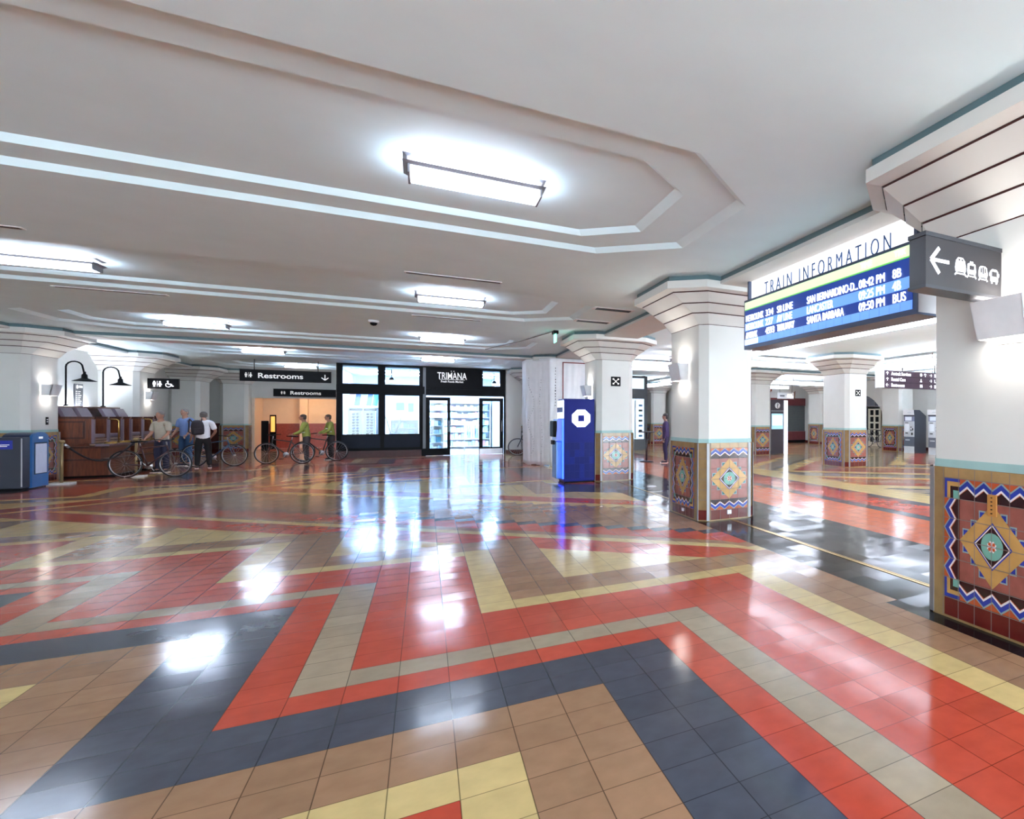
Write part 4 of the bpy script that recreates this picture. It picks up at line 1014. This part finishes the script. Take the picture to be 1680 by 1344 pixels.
m = MB(); m.tube(pts, .02, mat('black velvet rope', (30, 24, 28), .8), 10); m.tube(pts[:2], .027, STEEL, 10)
tag(m.build('barrier_rope'), 'dark sagging barrier rope between the brass posts', 'rope')

# ------------------------------------------------------------------ shoeshine stands
MAH = wood_mat('mahogany panel', (74, 36, 22), (112, 58, 34), .3); MAHD = wood_mat('dark mahogany', (44, 20, 16), (70, 34, 24), .3)
LEA = mat('plum grey leather', (112, 98, 112), 0.4, vary=.06); STP = mat('worn moulding', (150, 118, 96), .35)
def make_stand(label):
    t = thing('shoeshine_stand', label, 'shoeshine stand')
    L = 1.74
    m = MB(); m.box(-.62, .95, .05, L - .05, 0, .06, BLACK); m.box(-.62, .85, 0, L, .06, .46, MAH); m.box(-.62, .86, -.012, L + .012, .44, .48, MAHD)
    m.box(-.62, .72, 0, L, .48, .74, MAH); m.build('base', t)
    m = MB(); m.box(-.62, .86, -.02, L + .02, .74, .79, MAHD); m.box(.62, .86, 0, L, .79, .84, LEA); m.build('footrest_deck', t)
    m = MB(); m.box(-.62, .52, .03, L - .03, .79, 1.0, MAH)
    for k in range(3): m.box(.5, .56 + .02 * (2 - k), .05, L - .05, .81 + k * .065, .835 + k * .065, STP)
    m.build('seat_box', t)
    for y in (0, L / 2 - .04, L - .08):
        m = MB(); m.box(-.62, .56, y, y + .08, .86, 1.5, MAH); m.box(-.62, .58, y - .01, y + .09, 1.48, 1.53, MAHD)
        if y == 0: m.box(-.5, .46, -.012, 0, .98, 1.42, MAHD); m.box(-.46, .42, -.016, -.01, 1.02, 1.38, MAH)
        m.build('side_panel', t)
        m = MB(); m.box(.56, .6, y - .005, y + .085, .86, 1.46, LEA); m.build('arm_front', t)
    for y in (.08, L / 2 + .04):
        w_ = L / 2 - .12
        m = MB(); m.bbox(.0, .54, y + .01, y + w_, 1.0, 1.09, LEA, .02); m.build('seat', t)
        m = MB(); m.box(-.12, .0, y, y + w_ + .01, 1.0, 1.52, MAHD); m.build('backrest', t)
        m = MB(); m.loft([[(.10, y + .06, 1.48), (.10, y + w_ - .06, 1.48), (.03, y + w_ - .06, 1.48), (.03, y + .06, 1.48)], [(-.02, y + .09, 1.76), (-.02, y + w_ - .09, 1.76), (-.09, y + w_ - .09, 1.76), (-.09, y + .09, 1.76)]], LEA); m.build('headrest', t)
        m = MB(); m.loft([[(.66, y + .25, .84), (.88, y + .25, .84), (.88, y + .31, .84), (.66, y + .31, .84)], [(.68, y + .26, .88), (.9, y + .26, .9), (.9, y + .3, .9), (.68, y + .3, .88)]], BRASS); m.build('shoe_rest', t)
    m = MB(); m.box(-.62, -.2, 0, L, 1.0, 1.76, MAHD); m.box(-.62, -.14, -.02, L + .02, 1.76, 1.80, MAHD); m.build('back_cabinet', t)
    m = MB(); m.box(-.76, -.66, .1, L - .1, 1.66, 1.70, WHITEP); m.box(-.75, -.67, .12, L - .12, 1.70, 1.715, glow('added fill strip lamp', (225, 236, 255), 45.0)); m.build('added_fill_strip', t)  # hidden glowing strip, added only to brighten the wall behind the stand
    m = MB(); y = L / 2; m.tube([(.5, y, 1.46), (.72, y, 1.46), (.76, y, 1.42), (.76, y, .82)], .016, BRASS, 8); m.build('grab_rail', t)
    return t
st = make_stand('dark mahogany shoeshine stand with two seats, nearer the blue bin'); st.location = (-8.42, 18.34, 0)
dup(st, (-8.42, 20.55, 0), 0, 'second mahogany shoeshine stand, right behind the first one')
def lamp(label, x, y, r=.14):
    t = thing('gooseneck_lamp', label, 'lamp', (x, y, 1.8))
    P_ = [(0, 0, 0), (0, 0, .98)] + [(r - r * math.cos(a), 0, .98 + r * math.sin(a)) for a in [PI * k / 8 for k in range(1, 8)]] + [(2 * r + .01, 0, .92), (2 * r + .02, 0, .85)]
    m = MB(); m.tube(P_, .018, BLACK, 10); m.lathe((0, 0, 0), [(.05, 0), (.05, .02), (.02, .04)], BLACK); m.build('pole', t)
    m = MB(); m.lathe((2 * r + .03, 0, .62), [(.205, .0), (.215, .008), (.13, .045), (.055, .085), (.05, .17), (.028, .19), (.022, .25), (0, .255)], BLACK); m.build('lamp_shade', t)
lamp('black gooseneck lamp over the first shoeshine stand', -8.42, 18.75)
lamp('black gooseneck lamp over the second shoeshine stand', -8.48, 20.95, .15)
t = thing('price_board', 'narrow grey notice board with white lines on the wall above the shoeshine stands', 'notice board', (-9.2, 21.7, 1.8))
m = MB(); m.box(0, .025, -.24, .24, .0, .66, SIGNG); m.build('board', t)
m = MB(); m.lathe((.028, -.1, .58), [(.055, -.002), (.055, .003)], TXTW, 14, 'x'); m.box(.025, .03, .0, .2, .55, .62, TXTW)
for k in range(8): m.box(.025, .029, -.18, -.1, .05 + k * .055, .07 + k * .055, TXTW); m.box(.025, .029, -.04, .05 + .12 * ((k * 7) % 3) / 3, .05 + k * .055, .07 + k * .055, TXTW)
m.build('board_marks', t)

# ------------------------------------------------------------------ corridor fittings, next hall machines
t = thing('corridor_gate', 'dark post with an amber panel inside the restroom corridor opening', 'gate', (-6.95, 31.9, 0))
m = MB(); m.box(-.14, .1, -.05, .05, 0, 1.35, BLACK); m.build('post', t)
m = MB(); m.box(.14, .36, -.02, .02, .05, 1.62, BLACK); m.build('frame', t)
m = MB(); m.box(.18, .32, -.026, -.018, .85, 1.55, mat('amber panel', (226, 150, 70), .4, emit=(226, 150, 70), estr=.5)); m.build('panel', t)
t = thing('wall_phone', 'small dark wall box on the far left alcove wall', 'wall box', (-9.2, 27.3, 1.4))
m = MB(); m.bbox(0, .08, -.09, .09, -.16, .16, mat('dark red box', (70, 36, 40), .4), .01); m.build('case', t)
m = MB(); m.box(.08, .085, -.05, .05, -.02, .1, MGREY); m.build('label_plate', t)
def tvm(label, y):
    t = thing('ticket_machine', label, 'ticket machine', (17.05, y, 0))
    LG = mat('light grey machine front', (196, 200, 206), .35); DS = mat('dark slate machine side', (64, 68, 80), .35); MS = mat('mid slate panel', (92, 98, 112), .35)
    m = MB(); m.box(.02, .72, -.32, .32, 0, 1.62, DS); m.loft([[(.0, -.34, 1.62), (.72, -.34, 1.62), (.72, .34, 1.62), (.0, .34, 1.62)], [(-.04, -.34, 1.9), (.3, -.34, 1.9), (.3, .34, 1.9), (-.04, .34, 1.9)]], DS); m.build('body', t)
    m = MB(); m.box(-.06, .0, -.33, .33, 1.68, 1.9, WHITEP); m.box(-.064, -.06, -.2, .05, 1.77, 1.8, LG); m.build('header', t)
    m = MB(); m.box(0, .02, -.32, .32, 0, .3, LG); m.box(-.005, .02, -.32, .32, .3, .72, MS); m.box(-.01, .02, -.32, .32, .72, 1.4, LG); m.box(0, .02, -.32, .32, 1.4, 1.66, mat('lavender panel', (120, 124, 150), .35)); m.build('front', t)
    m = MB(); m.box(-.018, -.01, -.02, .24, .98, 1.28, glow('ticket screen', (200, 206, 214), .12)); m.box(-.006, 0, -.16, .24, 1.43, 1.6, glow('ticket top screen', (200, 208, 220), .12)); m.build('screen', t)
    m = MB()
    for yy, zz, a, b_ in ((.14, 1.32, .2, .025), (-.14, 1.12, .05, .05), (-.14, .98, .05, .06), (-.24, 1.0, .05, .1), (.14, .86, .16, .04), (-.2, .8, .09, .1)): m.box(-.02, -.01, yy - a / 2, yy + a / 2, zz, zz + b_, BLACK)
    m.box(-.012, -.005, -.05, .22, .56, .6, LG); m.build('slots', t)
    return t
tv = tvm('grey ticket machine beside the tiled wall column', 15.58)
dup(tv, (17.05, 14.08, 0), 0, 'grey ticket machine next to the picture edge of the nearest column')
t = thing('information_kiosk', 'tall dark information kiosk with a question mark disc and glowing white edge', 'kiosk', (11.75, 18.05, 0))
PK = mat('plum black kiosk', (54, 44, 54), .3)
# stands in front of the tiled column, screen towards the hall
m = MB(); m.bbox(-.38, .28, -.12, .25, .0, 2.31, PK, .01); m.build('cabinet', t)
m = MB(); m.box(.28, .44, -.14, .25, .0, 2.28, glow('kiosk lit edge', (226, 238, 255), 2.0)); m.build('light_edge', t)
m = MB(); m.box(-.34, .22, -.13, -.12, 1.06, 1.72, glow('kiosk blue screen', (150, 196, 224), .2)); m.box(-.3, .18, -.134, -.128, 1.22, 1.64, glow('kiosk pale screen', (250, 244, 230), .3)); m.build('screen', t)
m = MB(); m.lathe((-.05, -.125, 2.06), [(.125, -.006), (.125, .006)], WHITEP, 24, 'y'); m.build('disc', t)
text('lettering', '?', (-.05, -.134, 1.97), (1, 0, 0), .17, BLACK, t, 1, 'CENTER', .002, .004)
m = MB(); m.box(-.36, .26, -.126, -.12, 1.8, 1.86, MGREY); m.build('slot_bar', t)
t = thing('high_table', 'small dark standing table beside the purple-clad person', 'table', (5.62, 16.6, 0))
m = MB(); m.lathe((0, 0, 1.02), [(.28, 0), (.28, .03), (.0, .032)], PK, 24); m.build('tabletop', t)
m = MB(); m.tube([(0, 0, .03), (0, 0, 1.02)], .035, PK, 10); m.build('pole', t)
m = MB(); m.lathe((0, 0, 0), [(.24, 0), (.24, .015), (.06, .04)], PK, 20); m.build('base', t)
t = thing('corridor_light', 'warm ceiling light inside the restroom corridor opening', 'ceiling light', (-5.4, 32.8, 2.9))
m = MB(); m.box(-.6, .6, -.2, .2, -.05, 0, WHITEP); m.build('case', t)
m = MB(); m.box(-.57, .57, -.17, .17, -.065, -.05, glow('warm lamp', (255, 206, 150), 9.0)); m.build('diffuser', t)

# ------------------------------------------------------------------ bicycles
RUB = mat('black tyre rubber', (26, 26, 28), .7)
def make_bike(label, fcol, loc, rz, lean=0.0):
    """wheels along local x, front at +x"""
    t = thing('bicycle', label, 'bicycle', loc, rz); t.rotation_euler = (lean, 0, rz)
    FR = mat('bike frame %d %d %d' % fcol, fcol, .3, .2)
    r = .335
    for wx in (-.5, .5):
        m = MB(); m.tube([(wx + r * math.cos(a), 0, r + .005 + r * math.sin(a)) for a in [2 * PI * k / 36 for k in range(36)]], .017, RUB, 8, True)
        w_ = m.build('wheel', t)
        m = MB(); m.tube([(wx + (r - .025) * math.cos(a), 0, r + .005 + (r - .025) * math.sin(a)) for a in [2 * PI * k / 36 for k in range(36)]], .01, STEEL, 6, True); m.build('rim', w_)
        m = MB(); m.tube([(wx, -.045, r), (wx, .045, r)], .02, STEEL, 8)
        for k in range(20):
            a = 2 * PI * k / 20; m.tube([(wx, (-.025 if k % 2 else .025), r), (wx + (r - .03) * math.cos(a), 0, r + (r - .03) * math.sin(a))], .0018, STEEL, 4)
        m.build('spokes', w_)
    bb, seat, head, hd2, ra, fa = (-.06, 0, .29), (-.2, 0, .78), (.33, 0, .8), (.36, 0, .66), (-.5, 0, r), (.5, 0, r)
    m = MB()
    for p, q, w_ in ((bb, seat, .017), (bb, hd2, .02), ((-.18, 0, .72), head, .017), (head, hd2, .02)): m.tube([p, q], w_, FR, 8)
    for s in (-1, 1):
        m.tube([(bb[0], s * .03, bb[2]), (ra[0], s * .055, ra[2])], .01, FR, 6); m.tube([(-.185, s * .02, .72), (ra[0], s * .055, ra[2])], .009, FR, 6)
    m.build('frame', t)
    m = MB(); m.tube([head, (.315, 0, .9)], .014, STEEL, 8)
    for s in (-1, 1): m.tube([hd2, (.39, s * .05, .6), (fa[0], s * .05, fa[2])], .012, FR, 6)
    m.build('fork', t)
    m = MB(); m.tube([(.26, -.3, .96), (.34, -.22, .95), (.36, 0, .92), (.34, .22, .95), (.26, .3, .96)], .012, BLACK, 8); m.build('handlebar', t)
    m = MB(); m.tube([seat, (-.22, 0, .88)], .012, STEEL, 8); m.loft([[(-.36, -.07, .9), (-.36, .07, .9), (-.36, .06, .87), (-.36, -.06, .87)], [(-.2, -.06, .92), (-.2, .06, .92), (-.2, .03, .88), (-.2, -.03, .88)], [(-.06, -.018, .91), (-.06, .018, .91), (-.06, .012, .885), (-.06, -.012, .885)]], BLACK); m.build('saddle', t)
    m = MB(); m.lathe((bb[0], .035, bb[2]), [(.09, -.004), (.09, .004)], STEEL, 20, 'y'); m.tube([(bb[0], .05, bb[2]), (bb[0] + .1, .05, bb[2] - .13)], .01, STEEL, 6); m.tube([(bb[0], -.05, bb[2]), (bb[0] - .1, -.05, bb[2] + .13)], .01, STEEL, 6)
    for s, dx, dz in ((1, .1, -.13), (-1, -.1, .13)): m.box(bb[0] + dx - .04, bb[0] + dx + .04, min(s * .05, s * .14), max(s * .05, s * .14), bb[2] + dz - .01, bb[2] + dz + .01, BLACK)
    m.build('crankset', t)
    return t
make_bike('dark bicycle nearest the shoeshine stand, standing side-on behind the rope', (70, 40, 44), (-6.72, 17.9, 0), -.3)
make_bike('bicycle partly hidden behind the man with the backpack', (60, 80, 110), (-6.35, 21.55, 0), -.3)
make_bike('bicycle of the left-hand person in the yellow-green jacket', (40, 42, 44), (-4.75, 21.8, 0), PI - .35)
make_bike('bicycle of the person in the yellow-green jacket beside the shopfront', (44, 40, 40), (-3.95, 22.75, 0), PI - .35)
make_bike('black bicycle leaning in the niche right of the shopfront', (24, 24, 26), (2.76, 22.62, 0), PI, -.05)
make_bike('small distant black bicycle leaning by the arched door', (24, 24, 26), (19.12, 20.4, 0), PI / 2, .06)

# ------------------------------------------------------------------ people
def skinned(vs, es, rs, levels=1):
    me = bpy.data.meshes.new('tmp'); me.from_pydata(vs, es, []); o = bpy.data.objects.new('tmp', me); COL.objects.link(o)
    o.modifiers.new('s', 'SKIN').use_smooth_shade = True
    if levels: md = o.modifiers.new('d', 'SUBSURF'); md.levels = levels; md.render_levels = levels
    for k, d in enumerate(me.skin_vertices[0].data):
        r = rs[k]; d.radius = r if isinstance(r, tuple) else (r, r)
        d.use_root = (k == 0)
    bpy.context.view_layer.update()
    dg = bpy.context.evaluated_depsgraph_get(); m2 = bpy.data.meshes.new_from_object(o.evaluated_get(dg))
    out = ([v.co[:] for v in m2.vertices], [tuple(p.vertices) for p in m2.polygons])
    bpy.data.objects.remove(o); bpy.data.meshes.remove(me); bpy.data.meshes.remove(m2)
    return out
def person(label, loc, rz, skin, hair, top, trousers, shoes, arms, legs=((.1, 0.0), (.1, 0.0)), lean=0.0, head_dx=0.0, head_dy=.0, head_dz=0.0, long_hair=False, height=1.72, group=None, sleeves='short', hv=False):
    """faces local +y. arms: per side (elbow, wrist) offsets from the shoulder; legs: per side (foot x, foot y)"""
    t = thing('person', label, 'person', loc, rz, group); t.scale = (height / 1.74,) * 3
    SK = mat('skin %d %d %d' % skin, skin, .5); HR = mat('hair %d %d %d' % hair, hair, .7, vary=.15, scale=30); TP = mat('cloth %d %d %d' % top, top, .8, vary=.06, scale=12); TR = mat('cloth %d %d %d' % trousers, trousers, .8, vary=.06, scale=12); SH = mat('shoe %d %d %d' % shoes, shoes, .5)
    ln = lambda y, z: y + lean * max(0, z - .95)
    V = [(0, 0, .95), (0, ln(.0, 1.1), 1.1), (0, ln(.015, 1.28), 1.28), (0, ln(.0, 1.43), 1.43), (head_dx * .3, ln(.01, 1.51) + head_dy * .3, 1.52 + head_dz * .3),
         (head_dx * .8, ln(.03, 1.57) + head_dy * .8, 1.585 + head_dz), (head_dx, ln(.035, 1.64) + head_dy, 1.65 + head_dz), (head_dx, ln(.02, 1.7) + head_dy, 1.705 + head_dz)]
    E_ = [(0, 1), (1, 2), (2, 3), (3, 4), (4, 5), (5, 6), (6, 7)]
    RS = [(.115, .088), (.11, .085), (.13, .09), (.085, .07), (.052, .052), (.066, .082), (.074, .09), (.05, .06)]
    J = {}
    for si, s in enumerate((-1, 1)):
        sh = Vector((s * .175, ln(.0, 1.4), 1.405)); el = sh + Vector(arms[si][0]); wr = el + Vector(arms[si][1]); b_ = len(V)
        V += [tuple(sh), tuple(sh.lerp(el, .5)), tuple(el), tuple(el.lerp(wr, .45)), tuple(wr)]; RS += [.05, .046, .041, .037, .027]; E_ += [(3, b_), (b_, b_ + 1), (b_ + 1, b_ + 2), (b_ + 2, b_ + 3), (b_ + 3, b_ + 4)]
        fx, fy = legs[si]
        hp = Vector((s * .095, 0, .88)); an = Vector((s * fx, fy, .09)); kn = hp.lerp(an, .48) + Vector((0, .03, 0)); c = len(V)
        V += [tuple(hp), tuple(hp.lerp(kn, .5)), tuple(kn), tuple(kn.lerp(an, .4) + Vector((0, -.015, 0))), tuple(an), (an.x + s * .015, an.y + .12, .035)]
        RS += [.078, .07, .052, .05, .036, (.036, .028)]; E_ += [(0, c), (c, c + 1), (c + 1, c + 2), (c + 2, c + 3), (c + 3, c + 4), (c + 4, c + 5)]
        J[s] = (b_, c, sh, el, wr, an)
    m = MB(); vs, fs = skinned(V, E_, RS, 1); m.mesh(vs, fs, SK, True)
    hx, hy, hz = V[6]
    m.ball((hx, hy, hz + .004), (.076, .092, .108), SK, 18, 12); m.ball((hx, hy + .03, hz - .06), (.052, .055, .05), SK, 14, 8)
    m.ball((hx, hy + .094, hz - .012), (.012, .016, .018), SK, 8, 5)
    for s in (-1, 1):
        m.ball((hx + s * .077, hy - .005, hz - .01), (.012, .022, .032), SK, 8, 5)
        b_, c, sh, el, wr, an = J[s]
        d = (wr - el).normalized(); side = d.cross(Vector((0, 1, 0)));
        if side.length < .1: side = Vector((1, 0, 0))
        side.normalize(); fwd = side.cross(d).normalized()
        pc = wr + d * .05; pv = [tuple(wr - d * .015), tuple(wr + d * .03), tuple(pc + d * .03)]; pvs, pfs = skinned(pv, [(0, 1), (1, 2)], [(.024, .018), (.036, .016), (.034, .014)], 1); m.mesh(pvs, pfs, SK, True)
        for k, (off, L_) in enumerate(((-.026, .068), (-.009, .078), (.009, .074), (.026, .058))):
            p0 = pc + d * .025 + fwd * off; p1 = p0 + d * L_ * .5 + side * .006 * s; p2 = p1 + d * L_ * .42 + side * .02 * s
            q, f_ = skinned([tuple(p0), tuple(p1), tuple(p2)], [(0, 1), (1, 2)], [.0095, .0088, .0075], 1); m.mesh(q, f_, SK, True)
        p0 = wr + d * .03 + fwd * .03; p1 = p0 + d * .03 + fwd * .022; p2 = p1 + d * .03
        q, f_ = skinned([tuple(p0), tuple(p1), tuple(p2)], [(0, 1), (1, 2)], [.011, .01, .008], 1); m.mesh(q, f_, SK, True)
    body = m.build('body', t)
    m = MB()
    for s in (-1, 1): m.ball((hx + s * .03, hy + .078, hz + .006), (.012, .008, .007), WHITEP, 8, 5); m.ball((hx + s * .03, hy + .085, hz + .006), (.006, .004, .006), BLACK, 8, 5)
    m.build('eyes', t)
    m = MB(); m.ball((hx, hy + .08, hz - .05), (.024, .01, .006), mat('lips', (150, 84, 78), .5), 8, 5); m.build('mouth', t)
    m = MB(); m.ball((hx, hy - .018, hz + .036), (.087, .098, .084), HR, 16, 10)
    m.ball((hx, hy - .048, hz - .015), (.078, .064, .085 if not long_hair else .15), HR, 14, 8)
    m.build('hair', t)
    # top: torso with sleeves
    tv_ = [(0, 0, .84), (0, ln(0, 1.02), 1.02), V[2], (0, ln(0, 1.43), 1.43)]; te = [(0, 1), (1, 2), (2, 3)]; tr_ = [(.185, .15), (.158, .13), (.172, .128), (.1, .085)]
    for s in (-1, 1):
        b_, c, sh, el, wr, an = J[s]; k = len(tv_)
        tv_ += [tuple(sh), tuple(sh.lerp(el, .55))]; te += [(3, k), (k, k + 1)]; tr_ += [.082, .074]
        if sleeves == 'long': tv_ += [tuple(el), tuple(wr)]; te += [(k + 1, k + 2), (k + 2, k + 3)]; tr_ += [.058, .042]
        else: tv_ += [tuple(sh.lerp(el, .8))]; te += [(k + 1, k + 2)]; tr_ += [.072]
    q, f_ = skinned(tv_, te, tr_, 2); m = MB(); m.mesh(q, f_, TP, True); m.build('jacket' if sleeves == 'long' else 'shirt', t)
    if hv:
        m = MB()
        for z in (1.08, 1.2): m.lathe((0, ln(.03, z), z), [(.15, 0), (.151, .035)], mat('reflective band', (220, 222, 210), .4), 20)
        o = m.build('reflective_band', t); o.scale = (1.0, .86, 1)
    q_ = [(0, 0, 1.08), (0, 0, .95), (0, 0, .87)]; qe = [(0, 1), (1, 2)]; qr = [(.14, .11), (.162, .128), (.17, .135)]
    for s in (-1, 1):
        b_, c, sh, el, wr, an = J[s]; k = len(q_)
        q_ += [V[c], V[c + 1], V[c + 2], V[c + 3], (an.x, an.y, .075)]; qe += [(2, k), (k, k + 1), (k + 1, k + 2), (k + 2, k + 3), (k + 3, k + 4)]; qr += [.112, .1, .08, .072, .062]
    q, f_ = skinned(q_, qe, qr, 2); m = MB(); m.mesh(q, f_, TR, True); m.build('trousers', t)
    for s in (-1, 1):
        an = J[s][5]; m = MB()
        q, f_ = skinned([(an.x, an.y - .05, .05), (an.x, an.y + .02, .052), (an.x + s * .012, an.y + .11, .042), (an.x + s * .015, an.y + .175, .032)], [(0, 1), (1, 2), (2, 3)], [(.04, .045), (.045, .048), (.046, .038), (.036, .026)], 2); m.mesh(q, f_, SH, True)
        m.box(an.x - .042 + s * .006, an.x + .042 + s * .006, an.y - .085, an.y + .2, .0, .018, mat('pale shoe sole', (214, 210, 204), .6)); m.build('shoe', t)
    return t, J
DOWN = ((.04, -.02, -.29), (-.01, .07, -.25))
def A(s, e, w_): return ((s * e[0], e[1], e[2]), (s * w_[0], w_[1], w_[2]))
# man with backpack, back three-quarters to the camera, looking down
man, J = person('man in white T-shirt and black trousers with a dark backpack, looking down, back turned', (-6.42, 20.75, 0), .25, (168, 116, 92), (92, 86, 84), (232, 230, 234), (16, 16, 20), (34, 34, 38),
             (A(-1, (.06, .02, -.29), (.02, .16, -.2)), A(1, (.1, .02, -.28), (-.1, .17, -.18))), ((.13, -.02), (.14, .03)), lean=.04, head_dx=.01, head_dy=.06, head_dz=-.02, height=1.68)
BP = mat('dark backpack fabric', (46, 38, 44), .8, vary=.1)
m = MB(); m.loft([[(x * w_, -.19 + y * d_ , z) for x, y in [(math.cos(2 * PI * k / 14), math.sin(2 * PI * k / 14)) for k in range(14)]] for z, w_, d_ in ((1.0, .07, .04), (1.02, .125, .07), (1.12, .14, .085), (1.26, .14, .085), (1.36, .12, .075), (1.42, .085, .05), (1.44, .04, .02))], BP, smooth=True)
o = m.build('backpack')
o.location = man.location; o.location.x -= .07; o.rotation_euler = (0, -.06, .36); tag(o, 'dark backpack slung on the back of the man in the white T-shirt', 'backpack')
m = MB(); m.bbox(-.1, .1, -.295, -.25, 1.04, 1.2, BP, .02); m.build('front_pocket', o)
m = MB()
for s in (-1, 1): m.tube([(s * .09, -.17, 1.38), (s * .12, -.08, 1.455), (s * .125, .02, 1.475), (s * .125, .115, 1.40), (s * .135, .14, 1.24), (s * .165, .02, 1.1), (s * .1, -.15, 1.04)], .016, BP, 6)
m.build('strap', o)
person('grey haired person in pale shirt and navy trousers behind the first bicycle', (-6.95, 19.55, 0), 2.7, (176, 126, 104), (128, 122, 120), (176, 166, 150), (40, 42, 66), (24, 24, 28), (A(-1, (.05, .06, -.28), (.0, .2, -.14)), A(1, (.05, .04, -.28), (.0, .18, -.16))), lean=.05, height=1.66)
person('person in a blue and white shirt behind the man with the backpack', (-7.15, 22.3, 0), 2.6, (176, 128, 106), (120, 114, 112), (120, 144, 196), (44, 74, 110), (30, 34, 60), (A(-1, (.05, .05, -.28), (.0, .16, -.17)), A(1, (.05, .03, -.28), (.0, .15, -.18))), lean=.04, height=1.76)
for k, (x, y, lab) in enumerate(((-4.25, 22.25, 'left-hand person in a yellow-green jacket standing with a bicycle'), (-3.7, 23.25, 'person in a yellow-green jacket with a bicycle, right beside the shopfront'))):
    person(lab, (x, y, 0), PI / 2 + .35 * k, (150, 104, 82), (62, 48, 40), (140, 142, 62), (52, 44, 46), (28, 26, 28), (A(-1, (.06, .08, -.27), (.0, .22, -.1)), A(1, (.06, .08, -.27), (.0, .22, -.1))), lean=.12, sleeves='long', hv=True, height=1.6)
person('person in dark purple clothes beside the standing table, half behind the column', (6.0, 15.7, 0), 1.2, (150, 110, 96), (50, 42, 44), (66, 48, 92), (40, 30, 66), (26, 20, 40), (A(-1, DOWN[0], DOWN[1]), A(1, DOWN[0], DOWN[1])), sleeves='long', height=1.66)
